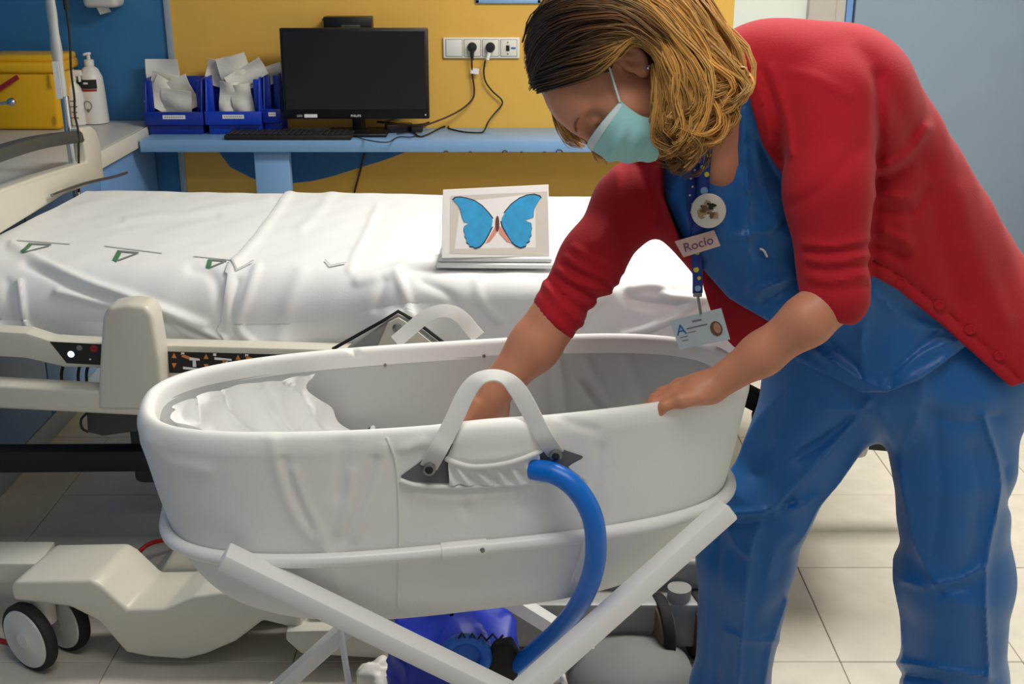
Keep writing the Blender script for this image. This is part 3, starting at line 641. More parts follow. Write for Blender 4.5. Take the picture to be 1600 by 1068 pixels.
m = MB(); m.prism([q(262, 549, YR - 0.001), q(640, 559, YR - 0.001), q(640, 592, YR - 0.001), q(260, 582, YR - 0.001)], (0, 0.004, 0)); pn = obj('control_panel', m, 'black_plastic', bed, smooth=False)
ico = MB(); tri = MB(); ico2 = MB()
for k in range(7):
    bx = 272 + 50 * k; sl = 0.027
    f = lambda x, y: q(bx + x, y + (bx - 272) * sl + x * sl, YR - 0.0022)
    tri.poly([f(-4, 559), f(0, 551), f(4, 559)]); tri.poly([f(-4, 567), f(4, 567), f(0, 575)])
    ico2.poly([f(12, 552), f(24, 556), f(24, 561), f(12, 557)]) if k % 2 == 0 else ico2.poly([f(26, 560), f(31, 560), f(29, 574), f(25, 574)])
    ico.poly([f(24, 557), f(40, 559), f(40, 562), f(24, 562)]) if k % 2 == 0 else ico.poly([f(13, 556), f(40, 558), f(40, 561), f(13, 560)])
    ico.poly([f(29, 562), f(34, 562), f(35, 572), f(29, 572)]); ico.poly([f(14, 572), f(38, 574), f(38, 577), f(14, 576)]); ico.poly([f(11, 550), f(16, 550), f(16, 554), f(11, 554)])
obj('arrow_print', tri, 'orange_print', pn, smooth=False); obj('bed_print', ico, 'white_print', pn, smooth=False); obj('part_print', ico2, 'orange_print', pn, smooth=False)
# post and lower bar of the lowered side rail
YP = 2.35
m = MB(); m.prism([at(x, y, YP) for x, y in ((151, 642), (153, 590), (159, 495), (168, 480), (200, 475), (228, 478), (238, 492), (250, 560), (256, 642))], (0, 0.075, 0), 0.012, 3); obj('rail_post', m, 'bed_cream', bed)
m = MB(); m.prism([at(x, y, YP + 0.004) for x, y in ((-90, 597), (146, 611), (250, 618), (262, 634), (250, 652), (-90, 634))], (0, 0.06, 0), 0.008, 3); obj('rail_bar', m, 'bed_cream', bed)
m = MB(); m.prism([at(x, y, 2.45) for x, y in ((134, 640), (232, 640), (232, 672), (160, 682), (136, 676))], (0, 0.12, 0), 0.006); obj('actuator_box', m, 'bed_dark', bed)
m = MB(); m.tube(catmull([at(136, 645, 2.44), at(127, 655, 2.44), at(128, 668, 2.44), at(138, 675, 2.44)]), 0.003, 8); obj('cable_loop', m, 'cable_black', bed)
for x in (97, 123, 136):
    m = MB(); m.tube(catmull([at(x + 3, 566, 2.47), at(x - 1, 585, 2.48), at(x + 1, 612, 2.49)]), 0.0035, 8); obj('hanging_cable', m, 'cable_black', bed)
# joint bracket showing under the raised hem
m = MB(); m.prism([at(x, y, 2.395) for x, y in ((540, 548), (605, 500), (622, 490), (640, 498), (715, 556), (700, 590), (560, 590))], (0, 0.03, 0), 0.004); obj('joint_plate', m, 'bed_grey', bed)
m = MB(); m.prism([at(x, y, 2.389) for x, y in ((588, 545), (606, 504), (622, 496), (634, 503), (700, 556), (690, 580), (590, 580))], (0, 0.006, 0), 0.002); obj('joint_cover', m, 'bed_cream', bed)
m = MB(); m.lathe([(0.0105, 0), (0.0105, 0.004), (0.007, 0.006)], at(621, 512, 2.389), (0, -1, 0), 18); obj('bolt', m, 'steel', bed)
m = MB(); m.tube([at(520, 545, 2.40), at(600, 500, 2.388), at(622, 486, 2.388), at(650, 502, 2.388), at(715, 552, 2.388)], 0.004, 6); obj('edge_gasket', m, 'rubber', bed)
# headboard
XH = -1.33
def hp(x, y): return atx(x, y, XH + (150 - x) * 0.0003)
m = MB(); m.prism([hp(x, y) for x, y in ((163, 278), (157, 222), (150, 203), (143, 197), (126, 200), (132, 225), (137, 252), (60, 275), (-60, 318), (-60, 398), (0, 366), (100, 305), (150, 285))], (-0.045, 0, 0), 0.007, 3); obj('headboard', m, 'bed_cream', bed)
hb = [np.array(hp(x, y)) + np.array([-0.022, 0, 0]) for x, y in ((134, 213), (95, 218), (60, 225), (20, 237), (-30, 255), (-90, 285))]
m = MB(); m.tube(catmull(hb), 1.0, 14, flat=(0.036, 0.044), twist=(1, 0, 0)); obj('grip_bar', m, 'handle_grey', bed)
m = MB(); m.tube(catmull([hp(70, 305) + [0.02, 0, 0], hp(120, 287) + [0.02, 0, 0], hp(160, 277) + [0.03, 0, 0], hp(180, 272) + [0.04, 0, 0.005]]), 0.005, 8); obj('pull_rod', m, 'steel', bed)
# lower chassis
m = MB(); m.prism([at(x, y, 2.46) for x, y in ((-120, 707), (240, 705), (640, 702), (640, 735), (240, 737), (-120, 740))], (0, 0.05, 0), 0.004); obj('lower_bar', m, 'black_matte', bed)
m = MB(); m.prism([at(x, y, 2.72) for x, y in ((1180, 650), (1440, 660), (1440, 712), (1180, 690))], (0, 0.06, 0), 0.012); obj('foot_bumper', m, 'black_matte', bed)
m = MB(); m.rbox((at(1290, 600, 2.8)[0], 2.84, 0.62), (0.05, 0.9, 0.5), 0.02, rot=Matrix.Rotation(BA, 3, 'Z')); obj('footboard', m, 'bed_cream', bed)
m = MB(); m.beam(at(1290, 680, 2.77), bw(1.75, 0.45, 0.42), 0.05, 0.05, 0.006); obj('foot_strut', m, 'black_matte', bed)
YB = 2.12
cov = [(15, 915), (24, 908), (142, 906), (158, 915), (198, 952), (256, 951), (302, 931), (345, 925), (470, 930), (470, 985), (410, 970), (367, 1003), (320, 1023), (287, 1031), (232, 1027), (196, 1020), (153, 971), (109, 949), (20, 938)]
m = MB(); m.prism([at(x, y, YB) for x, y in cov], (0.03, 0.16, 0.0), 0.014, 3); obj('base_cover', m, 'bed_cream', bed)
m = MB(); m.prism([at(x, y, 2.29) for x, y in ((212, 925), (242, 905), (276, 850), (300, 830), (470, 830), (470, 960), (212, 960))], (0.02, 0.2, 0.0), 0.012, 3); obj('rear_cover', m, 'bed_cream', bed)
m = MB(); m.prism([at(x, y, 2.2) for x, y in ((-40, 880), (60, 880), (60, 912), (-40, 912))], (0, 0.1, 0), 0.006); obj('end_bar', m, 'bed_cream', bed)
zt = at(700, 957, 2.14)[2]
m = MB(); m.rbox((0.0, 2.24, zt / 2 + 0.03), (0.86, 0.2, zt - 0.02), 0.012); obj('chassis_beam', m, 'bed_grey', bed)
m = MB(); m.prism([at(x, y, 2.10) for x, y in ((446, 986), (600, 982), (612, 1000), (606, 1030), (470, 1022), (446, 1000))], (0, 0.06, 0), 0.006); obj('chassis_plate', m, 'bed_cream', bed)
m = MB(); m.rbox(at(850, 928, 2.3), (0.09, 0.08, 0.07), 0.004); mat('motor_brown', srgb(96, 82, 66), 0.6); obj('motor', m, 'motor_brown', bed)
m = MB(); m.prism([at(x, y, 2.2) for x, y in ((820, 952), (880, 900), (1080, 876), (1200, 886), (1200, 950), (1080, 966), (965, 958), (900, 990), (820, 1000))], (0.02, 0.16, 0.0), 0.012, 3); obj('base_cover', m, 'bed_grey', bed)
def castor(p, name_y, rad, ax, material_face):
    ax = Vector(ax).normalized(); c0 = Vector(p)
    cst = MB(); cst.tube([c0 + ax * 0.042 + Vector((0, 0, rad * 0.2)), c0 + ax * 0.042 + Vector((0, 0, rad * 1.25))], [0.024, 0.026], 16); fk = obj('castor_fork', cst, 'white_plastic' if material_face == 'counter_grey' else 'bed_grey', bed)
    for s in (0.0, 0.085):
        mb = MB(); mb.lathe([(rad * 0.7, -0.013), (rad * 0.97, -0.012), (rad, -0.008), (rad, 0.008), (rad * 0.97, 0.012), (rad * 0.7, 0.013)], c0 + ax * s, ax, 40); w = obj('castor_wheel', mb, 'rubber', bed)
        mb = MB(); mb.lathe([(rad * 0.86, 0), (rad * 0.84, 0.004), (rad * 0.25, 0.006), (rad * 0.22, 0.008), (0.003, 0.008)], c0 + ax * s - ax * 0.0125, -ax, 40); mb.lathe([(rad * 0.86, 0), (rad * 0.84, 0.004), (0.003, 0.006)], c0 + ax * s + ax * 0.0125, ax, 32); obj('wheel_disc', mb, material_face, w)
cr = 0.078
pw = at(48, 1000, 2.13); castor((pw[0], pw[1], cr), 0, cr, (0.52, 0.86, 0), 'counter_grey')
pw = at(1028, 1018, 2.16); castor((pw[0], pw[1], cr), 0, cr, (0.95, 0.2, 0), 'motor_brown')
for u_, v_ in ((0.22, 0.92), (1.75, 0.92)):
    b_ = bw(u_, v_, cr); castor((b_[0], b_[1], cr), 0, cr, (0.84, 0.50, 0), 'bed_grey')
# IV pole standing in the bed corner, with its lead
pp = at(107, 200, 3.56)
iv = thing('iv_pole', 'chrome pole partly wrapped in clear film rising behind the headboard', 'pole', (pp[0], 3.56, 0.58))
m = MB(); m.tube([(pp[0], 3.56, 0.58), (pp[0], 3.56, 1.04)], 0.0125, 16); obj('lower_tube', m, 'chrome', iv)
m = MB(); m.tube([(pp[0] - 0.004, 3.56, 1.03), (pp[0] - 0.004, 3.56, 1.85)], 0.0105, 16); obj('upper_tube', m, 'white_plastic', iv)
m = MB(); z_ = np.linspace(1.04, 1.84, 40); m.tube([(pp[0] - 0.005, 3.557, z) for z in z_], 0.015 + 0.0012 * np.sin(z_ * 60) + 0.001 * np.sin(z_ * 23), 14); obj('film_wrap', m, 'clear_film', iv)
m = MB(); m.rbox((pp[0] - 0.008, 3.541, 1.09), (0.018, 0.002, 0.11)); 
o = obj('pole_label', m, 'white_print', iv)
m = MB(); m.tube([(pp[0], 3.56, 0.575), (pp[0], 3.56, 0.62)], 0.02, 14); obj('socket_sleeve', m, 'bed_grey', iv)
m = MB(); m.tube(catmull([at(98, -40, 3.52), at(104, 15, 3.52), at(109, 60, 3.52), at(111, 110, 3.52), at(116, 150, 3.52), at(117, 180, 3.52), at(122, 205, 3.52), at(123, 255, 3.52), at(123, 300, 3.52)]), 0.0035, 8)
m.tube([at(98, -40, 3.52), at(104, 15, 3.52)], 0.008, 8)
tag(obj('pole_lead', m, 'cable_black'), 'thin black lead hanging beside the chrome pole', 'cable')
# red mains lead on the floor
m = MB(); fpt = lambda x, y, z=0.006: atz(x, y, z)
m.tube(catmull([fpt(-60, 985), fpt(0, 1000), fpt(30, 1004), fpt(75, 990), fpt(110, 975), fpt(135, 958), fpt(165, 930, 0.02), at(195, 900, 2.5), at(210, 872, 2.52), at(232, 850, 2.55), at(268, 843, 2.6), at(300, 850, 2.66)]), 0.0055, 10)
tag(obj('red_lead', m, 'cable_red'), 'red mains lead trailing past the castor and up under the bed', 'cable')

# ------------------------------------------------------------------ butterfly card on a folded cloth
cb = [at(690, 404, 2.53), at(859, 401, 2.53)]
cT = [at(692, 296, 2.60), at(857, 288, 2.60)]
zc = BT + 0.012
fc = thing('folded_cloth', 'folded white cloth under the butterfly card at the edge of the bed', 'cloth', ((cb[0][0] + cb[1][0]) / 2, 2.58, BT))
a0 = at(688, 418, 2.50); a1 = at(862, 414, 2.50)
for k, (zz, ex) in enumerate(((BT + 0.017, 0.0), (BT + 0.030, 0.006))):
    m = MB(); m.rbox(((a0[0] + a1[0]) / 2, 2.585 + ex / 2, zz), (a1[0] - a0[0] + 0.02 - 2 * ex, 0.15 - ex, 0.012), 0.005, 3, Matrix.Rotation(-0.02, 3, 'Z')); obj('fold', m, 'sheet', fc)
bz = BT + 0.037
card_b0, card_b1 = atz(690, 403, bz), atz(859, 400, bz)
tl = at(692, 296, card_b0[1] + 0.075); tr = at(857, 288, card_b1[1] + 0.075)
bf = thing('butterfly_card', 'white card with a blue butterfly propped up on the bed', 'card', (card_b0 + card_b1) / 2)
cn = np.cross(card_b1 - card_b0, tl - card_b0); cn /= np.linalg.norm(cn); cn = -cn if cn[1] > 0 else cn
m = MB(); m.prism([card_b0, card_b1, tr, tl], -cn * 0.004, 0.0008, 1); obj('board', m, 'paper', bf, smooth=False)
def cp(x, y, off=0.001):
    s = (x - 88) / (1352 - 88); t = (y - (108 - 55 * s)) / 880
    return (tl * (1 - s) + tr * s) * (1 - t) + (card_b0 * (1 - s) + card_b1 * s) * t + cn * off
mat('card_beige', srgb(206, 200, 190), 0.7); mat('wing_dark', srgb(24, 44, 70), 0.6); mat('wing_blue', srgb(10, 150, 205), 0.5, vary=0.12, vscale=40); mat('wing_pink', srgb(214, 140, 116), 0.6); mat('body_brown', srgb(92, 40, 36), 0.6)
m = MB(); m.poly([cp(180, 190, .0004), cp(1335, 140, .0004), cp(1345, 925, .0004), cp(180, 930, .0004)]); obj('printed_ground', m, 'card_beige', bf, smooth=False)
WL_ = [(700, 500), (690, 470), (640, 400), (560, 310), (470, 245), (380, 215), (300, 198), (230, 203), (200, 235), (240, 275), (275, 320), (288, 345), (300, 390), (308, 430), (322, 480), (345, 530), (405, 540), (352, 572), (340, 600), (338, 640), (352, 680), (350, 720), (372, 750), (372, 795), (405, 815), (412, 845), (450, 848), (480, 868), (540, 845), (590, 785), (640, 690), (690, 580)]
WR_ = [(770, 500), (775, 470), (820, 390), (900, 290), (1000, 215), (1090, 178), (1180, 165), (1250, 188), (1268, 215), (1230, 262), (1195, 320), (1178, 360), (1170, 400), (1168, 460), (1060, 498), (1140, 530), (1148, 600), (1138, 640), (1142, 690), (1118, 720), (1120, 765), (1080, 790), (1075, 825), (1010, 850), (950, 825), (890, 772), (830, 660), (785, 580)]
for W in (WL_, WR_):
    m = MB(); m.poly([cp(x, y, .0008) for x, y in W]); obj('wing_border', m, 'wing_dark', bf, smooth=False)
    c_ = np.mean(W, 0); m = MB(); m.poly([cp(c_[0] + (x - c_[0]) * 0.94, c_[1] + (y - c_[1]) * 0.95, .0012) for x, y in W]); obj('wing', m, 'wing_blue', bf, smooth=False)
for W in ([(728, 560), (700, 600), (600, 790), (650, 770), (725, 665)], [(752, 560), (790, 600), (905, 780), (850, 765), (760, 665)]):
    m = MB(); m.poly([cp(x, y, .0010) for x, y in W]); obj('hind_patch', m, 'wing_pink', bf, smooth=False)
m = MB(); m.poly([cp(738 + 24 * math.cos(a), 545 + 100 * math.sin(a), .0016) for a in np.linspace(0, 2 * math.pi, 16, endpoint=False)]); obj('body', m, 'body_brown', bf, smooth=False)
# ================================================================== BASSINET
BC = np.array([-0.092, 1.690]); BAa, BBb, BNn = 0.477, 0.189, 2.9; BYAW = math.radians(11.5)
def bring(t, ia, ib, z, sc=1.0):
    c, s = np.cos(t), np.sin(t)
    x = (BAa - ia) * np.sign(c) * np.abs(c) ** (2 / BNn) * sc; y = (BBb - ib) * np.sign(s) * np.abs(s) ** (2 / BNn) * sc
    zz = z + 0.0 * x
    return np.stack([BC[0] + x * math.cos(BYAW) - y * math.sin(BYAW), BC[1] + x * math.sin(BYAW) + y * math.cos(BYAW), zz], -1)
# even arc spacing
_t = np.linspace(0, 2 * np.pi, 4000); _p = bring(_t, 0, 0, 0.8); _s = np.concatenate([[0], np.cumsum(np.linalg.norm(np.diff(_p, axis=0), axis=1))])
NT = 420; TT = np.interp(np.linspace(0, _s[-1], NT, endpoint=False), _s, _t)
prof_o = catmull([(.24, .065, .508), (.19, .046, .511), (.135, .029, .525), (.09, .018, .550), (.058, .011, .588), (.036, .007, .636), (.020, .004, .70), (.01, .003, .755), (.003, .001, .80), (.0, .0, .822), (.004, .004, .838), (.014, .014, .845), (.024, .024, .838), (.028, .028, .815)], 9)
def ring_stack(prof): return np.array([bring(TT, a, b, z) for a, b, z in prof]).transpose(1, 0, 2)
def cnormals(G):
    du = np.roll(G, -1, 0) - np.roll(G, 1, 0); dv = np.gradient(G, axis=1); n = np.cross(du, dv); return n / (np.linalg.norm(n, axis=2)[..., None] + 1e-12)
GS = ring_stack(prof_o); NS = cnormals(GS)
ctr = np.array([BC[0], BC[1], 0.7]); 
if ((GS[:, 45] - ctr) * NS[:, 45]).sum() < 0: NS = -NS
Z5 = lambda x, y: (200 + x / 2.428, 540 + y / 2.428)
fx = GS.reshape(-1, 3); fpx = proj(fx); face = ((fx - _C) * NS.reshape(-1, 3)).sum(1) < 0.05
bl = [([Z5(548, 360), Z5(580, 500), Z5(645, 660), Z5(760, 780), Z5(800, 920)], 9, 0.003), ([Z5(590, 430), Z5(640, 570), Z5(700, 700)], 6, -0.003), ([Z5(625, 470), Z5(680, 610), Z5(740, 720)], 7, 0.003),
      ([Z5(940, 430), Z5(890, 570), Z5(820, 740)], 6, -0.004), ([Z5(970, 380), Z5(920, 560), Z5(860, 720)], 7, 0.003), ([Z5(850, 480), Z5(830, 600), Z5(800, 700)], 6, 0.003), ([Z5(820, 380), Z5(800, 560)], 12, -0.003),
      ([(728, 790), (730, 800)], 8, -0.004), ([(812, 786), (818, 794)], 9, -0.004), ([(650, 770), (720, 778), (830, 760)], 9, 0.003), ([(700, 680), (760, 668), (830, 668)], 16, 0.004),
      ([(545, 540), (560, 556)], 4, -0.005), ([(870, 648), (905, 665), (930, 672)], 8, -0.003), ([(632, 700), (660, 690)], 9, 0.004), ([(230, 690), (260, 720), (320, 735)], 12, 0.003), ([(940, 700), (930, 760), (925, 800)], 8, -0.003)]
dsp = creases(fpx, bl) * face + 0.0015 * vnoise(fx, 3.0, 9)
GS = GS + dsp.reshape(GS.shape[:2])[..., None] * NS
bas = thing('bassinet', 'white padded oval carry basket in the foreground with strap handles and a hose pocket', 'bassinet', (BC[0], BC[1], 0.556))
m = MB(); m.grid(GS, closed_u=True); m.add(GS[:, 0], [tuple(range(NT))]); 
def outward(mb, c):
    return mb
obj('shell', m, 'basket_white', bas, angle=180)
prof_i = catmull([(.027, .027, .818), (.030, .030, .79), (.036, .033, .74), (.05, .038, .685), (.07, .05, .672), (.12, .09, .668), (.2, .13, .668)], 8)
GI = ring_stack(prof_i); NI = cnormals(GI)
if ((GI[:, 16] - ctr) * NI[:, 16]).sum() > 0: NI = -NI
fi = GI.reshape(-1, 3); fip = proj(fi); inn = (fi[:, 1] > 1.70 + (fi[:, 0] - BC[0]) * 0.2)
il = [([(868, 535), (878, 600), (885, 660)], 7, 0.006), ([(855, 540), (866, 660)], 6, -0.004), ([(905, 600), (930, 635), (942, 660)], 6, 0.008), ([(925, 600), (955, 650)], 7, -0.005), ([(915, 560), (945, 620)], 8, 0.004), ([(980, 560), (1010, 640)], 9, 0.003), ([(1100, 575), (1085, 600), (1080, 620)], 4, 0.004)]
GI = GI + (creases(fip, il) * inn).reshape(GI.shape[:2])[..., None] * NI
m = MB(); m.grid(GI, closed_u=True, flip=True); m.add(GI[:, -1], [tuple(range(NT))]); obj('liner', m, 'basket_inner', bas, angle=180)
for x, y in ((603, 571), (758, 557)):
    i = np.argmin(np.hypot(fip[:, 0] - x, fip[:, 1] - y) + 100 * (~inn)); m = MB(); m.lathe([(0.003, 0), (0.0025, 0.002)], fi[i], NI.reshape(-1, 3)[i], 8); obj('stud', m, 'steel', bas)
# helper: a point on the near outer wall seen at a pixel
nearm = np.where(face & (fx[:, 1] < 1.80))[0]
FGn = GS.reshape(-1, 3)[nearm]; FPn = proj(FGn); FNn = NS.reshape(-1, 3)[nearm]
def onb(x, y, off=0.001): return on_grid(x, y, off, FGn, FPn, FNn)
Z6 = lambda x, y: (600 + x / 4.444, 640 + y / 4.444)
def curve(pts, n): 
    c = catmull(pts, 12)[:, :2]; s = np.concatenate([[0], np.cumsum(np.linalg.norm(np.diff(c, axis=0), axis=1))]); s /= s[-1]
    return np.stack([np.interp(np.linspace(0, 1, n), s, c[:, 0]), np.interp(np.linspace(0, 1, n), s, c[:, 1])], -1)
def patch(lo, hi, n, k, offf, conv=Z6):
    A = curve(lo, n); B = curve(hi, n)
    return np.array([[onb(*conv(*(A[i] * (1 - v) + B[i] * v)), offf(i / (n - 1), v)) for v in np.linspace(0, 1, k)] for i in range(n)])
def cloth_part(name, g, material, thick=0.0015, label=None):
    mb = MB(); mb.grid(g); o = obj(name, mb, material, bas, angle=180, label=label)
    return o
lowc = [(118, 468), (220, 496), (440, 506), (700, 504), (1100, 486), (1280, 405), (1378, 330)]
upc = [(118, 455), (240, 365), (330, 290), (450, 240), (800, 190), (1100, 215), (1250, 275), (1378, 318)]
cloth_part('pocket_shade_patch', patch(lowc, upc, 40, 8, lambda u, v: 0.0012), 'pocket_shade', label='flat dark grey patch painting the shade inside the pocket')  # no hollow here: a flat patch whose grey stands for the pocket's inner shade
g = patch([(445, 504), (700, 504), (900, 500), (1078, 486)], [(440, 320), (620, 345), (850, 320), (1070, 260)], 60, 16, lambda u, v: 0.005 + 0.0055 * math.sin(34 * u + 5.5 * v + 0.8 * math.sin(9 * u)) * math.sin(math.pi * min(1, v + 0.15)) + 0.003)
cloth_part('gathered_cloth', g, 'lining_white', label='gathered white cloth in the pocket mouth')
flap_b = [(432, 332), (520, 356), (620, 366), (800, 346), (950, 312), (1098, 266)]
flap_t = [(548, 92), (640, 80), (740, 72), (850, 62), (930, 66), (985, 92)]
g = patch(flap_b, flap_t, 50, 20, lambda u, v: 0.001 + 0.017 * (math.sin(math.pi * min(max(u, 0.0), 1.0)) ** 0.5) * (1 - v) ** 0.6 * (0.35 + 0.65 * min(1, 3 * v + 0.5)))
cloth_part('pocket_flap', g, 'basket_white')
m = MB(); m.tube(g[:, 0] + np.array([0, -0.001, 0]), 0.0042, 10); obj('flap_piping', m, 'basket_white', bas)
pc = curve([(108, 478), (200, 510), (330, 522), (500, 524), (800, 510), (1110, 492)], 50)
m = MB(); m.tube([onb(*Z6(*p), 0.004) for p in pc], 0.0035, 10); obj('pocket_piping', m, 'basket_white', bas)
cloth_part('pocket_corner', patch([(1275, 388), (1340, 440), (1412, 490)], [(1300, 370), (1345, 345), (1372, 334)], 10, 6, lambda u, v: 0.003), 'lining_white')
for pts in ([(604, 683), (618, 720), (623, 780), (624, 860), (622, 948)], [(905, 735), (913, 800), (908, 860), (893, 908)]):
    c_ = curve(pts, 40); m = MB(); m.tube([onb(x, y, 0.0006) for x, y in c_], 0.0022, 8); obj('seam_piping', m, 'basket_white', bas)
# carry straps
sp_ = [(670, 729), (684, 704), (697, 680), (712, 649), (727, 617), (745, 594), (768, 586), (790, 591), (808, 608), (824, 634), (838, 661), (853, 687), (868, 708)]
n_ = len(sp_); path = []; tw = []
for i, (x, y) in enumerate(sp_):
    s = i / (n_ - 1); k = math.sin(math.pi * s)
    ya = onb(670, 729, 0.004)[1] * (1 - s) + onb(868, 708, 0.004)[1] * s
    path.append(at(x, y, ya + 0.0 - 0.016 * min(1, 5 * k) + 0.035 * k ** 2)); tw.append(np.array([0.15 - 0.3 * s, -1.0 + 0.55 * k ** 6, 0.15 + 1.3 * k ** 6]))
P_ = catmull(path, 6); T_ = catmull(tw, 6)
m = MB(); m.tube(P_, 1.0, 12, flat=(0.026, 0.0035), twist=T_); obj('carry_strap', m, 'strap_white', bas)
for (x, y) in ((670, 727), (866, 706)):
    c_ = onb(x, y, 0.007) + np.array([0, -0.004, 0]); m = MB(); m.lathe([(0.0095, 0), (0.0095, 0.002), (0.007, 0.0035)], c_, (0, -1, 0.1), 20); sn = obj('strap_snap', m, 'steel', bas)
    m = MB(); m.lathe([(0.0058, 0), (0.005, 0.003), (0.002, 0.0045)], c_ + np.array([0, -0.0035, 0]), (0, -1, 0.1), 16); obj('snap_cap', m, 'black_plastic', bas)
fpts = [(618, 534), (640, 515), (662, 497), (684, 487), (705, 487), (722, 497), (735, 512), (747, 526)]
Yf_ = 1.885
m = MB(); m.tube(catmull([at(x, y, Yf_ + 0.02 * math.sin(math.pi * i / 7)) for i, (x, y) in enumerate(fpts)], 6), 1.0, 12, flat=(0.026, 0.0035), twist=(0.0, -0.75, 0.66)); obj('carry_strap', m, 'strap_white', bas)
# crumpled cloth lying at the head end inside
nA, nS = 90, 50; g = np.zeros((nA, nS, 3))
for j, s in enumerate(np.linspace(0, 1, nS)):
    ang = np.linspace(math.pi - 1.10 - 0.22 * s + 0.05 * math.sin(11 * s) + 0.03 * math.sin(23 * s), math.pi + 0.75, nA)
    if s < 0.45: k = s / 0.45; ia, ib, z = 0.034 + 0.022 * k, 0.034 + 0.012 * k, 0.820 - 0.123 * k; sc = 1
    else: k = (s - 0.45) / 0.55; ia, ib, z = 0.056, 0.046, 0.697 - 0.012 * k; sc = 1 - 0.55 * k
    g[:, j] = bring(ang, ia, ib, z, sc)
    g[:, j, 0] += 0.10 * max(0, (s - 0.45)) * np.clip((math.pi - ang) / 1.2, 0, 1) + 0.05 * np.clip((math.pi - ang) / 1.2, 0, 1)
F = g.reshape(-1, 3); nz = normals(g); nz = nz * np.sign(((np.array([BC[0], BC[1], 0.9]) - g) * nz).sum(2))[..., None]
fo = 0.016 * (1 - np.abs(vnoise(F, 3.5, 21))) ** 2 + 0.012 * (1 - np.abs(vnoise(F, 7, 22))) ** 3 + 0.002 * vnoise(F, 18, 23) + 0.004
g = g + fo.reshape(nA, nS)[..., None] * nz
m = MB(); m.grid(g); tag(obj('crib_cloth', m, 'lining_white', angle=180), 'crumpled white cloth lying inside the head end of the basket', 'cloth')

# ================================================================== FOLDING STAND
st = thing('bassinet_stand', 'white folding cross leg stand with a loop rail carrying the basket', 'stand', (BC[0], BC[1], 0))
rl = bring(TT, 0.034, 0.002, 0.652); rl_n = bring(TT, 0.024, -0.008, 0.652)
m = MB(); m.tube(rl_n, 0.0105, 12, closed=True); obj('loop_rail', m, 'stand_white', st, angle=180)
rpx = proj(rl_n)
def rail_at(x, near=True):
    k = np.where(np.abs(rpx[:, 0] - x) < 12)[0]; k = k[np.argmin(rl_n[k, 1])] if near else k[np.argmax(rl_n[k, 1])]; return rl_n[k]
TLb = rail_at(385); TRb = rail_at(1105)
TLb = TLb + np.array([0, -0.024, 0.0]); TRb = at(1103, 805, TRb[1] - 0.024)
CXn = at(790, 1083, 1.455)
def leg(a, c, zend=0.0, off=0.0, ext=0.02):
    a = np.array(a, float); c = np.array(c, float); d = c - a; d = d / abs(d[2]); a2 = a - d * ext; b = a + d * (a[2] - zend); dv = np.array([0, off, 0]); return a2 + dv, b + dv
for top, nm, off in ((TLb, 'leg', 0.0), (TRb, 'leg', -0.031)):
    a, b = leg(top, CXn, 0.012, off, 0.022)
    m = MB(); m.beam(a, b, 0.030, 0.040, 0.005, up=(0, 1, 0)); lg = obj(nm, m, 'stand_white', st)
    d = (b - a) / np.linalg.norm(b - a)
    for f in (0.06, 0.5):
        c_ = a + (CXn + np.array([0, off, 0]) - a) * f + np.array([0, -0.0152, 0]); m = MB(); m.lathe([(0.0055, 0), (0.0055, 0.002), (0.002, 0.003)], c_, (0, -1, 0), 12); obj('bolt', m, 'steel', lg)
    m = MB(); m.beam(b - d * 0.01, b + d * 0.012, 0.034, 0.044, 0.004, up=(0, 1, 0)); obj('foot_cap', m, 'white_plastic', lg)
# far pair
CXf = at(667, 868, 1.96); FR = atz(962, 1050, 0.012); FL = atz(425, 1085, 0.012)
for ft, off in ((FR, 0.03), (FL, 0.0)):
    d = (CXf - ft) / (CXf[2] - ft[2]); top = ft + d * (0.66 - ft[2]); dv = np.array([0, off, 0])
    m = MB(); m.beam(top + dv, ft + dv, 0.030, 0.040, 0.005, up=(0, 1, 0)); lg = obj('leg', m, 'stand_white', st)
    dd = (ft - top) / np.linalg.norm(ft - top); m = MB(); m.beam(ft + dv - dd * 0.012, ft + dv + dd * 0.008, 0.034, 0.044, 0.004, up=(0, 1, 0)); obj('foot_cap', m, 'white_plastic', lg)
m = MB(); m.tube(catmull([at(532, 975, 1.9), at(536, 1010, 1.88), at(546, 1075, 1.86), at(552, 1120, 1.85)]), 0.006, 10); obj('brace_rod', m, 'stand_white', st)
m = MB(); m.tube(catmull([at(860, 985, 2.06), at(868, 1020, 2.0), at(880, 1060, 1.92), atz(893, 1105, 0.006)]), 0.006, 10); obj('brace_rod', m, 'stand_white', st)
ks = [rl_n[np.argmin(np.hypot(rpx[:, 0] - x, (rl_n[:, 1] - 1.2) * 400))] for x in (700, 725, 750, 768)]
m = MB(); m.tube(ks, 0.0128, 12); sl = obj('rail_sleeve', m, 'stand_white', st)
m = MB(); m.lathe([(0.004, 0), (0.004, 0.002), (0.001, 0.003)], ks[-1] + np.array([-0.006, -0.0122, 0.002]), (0, -1, 0), 12); obj('sleeve_bolt', m, 'steel', st)

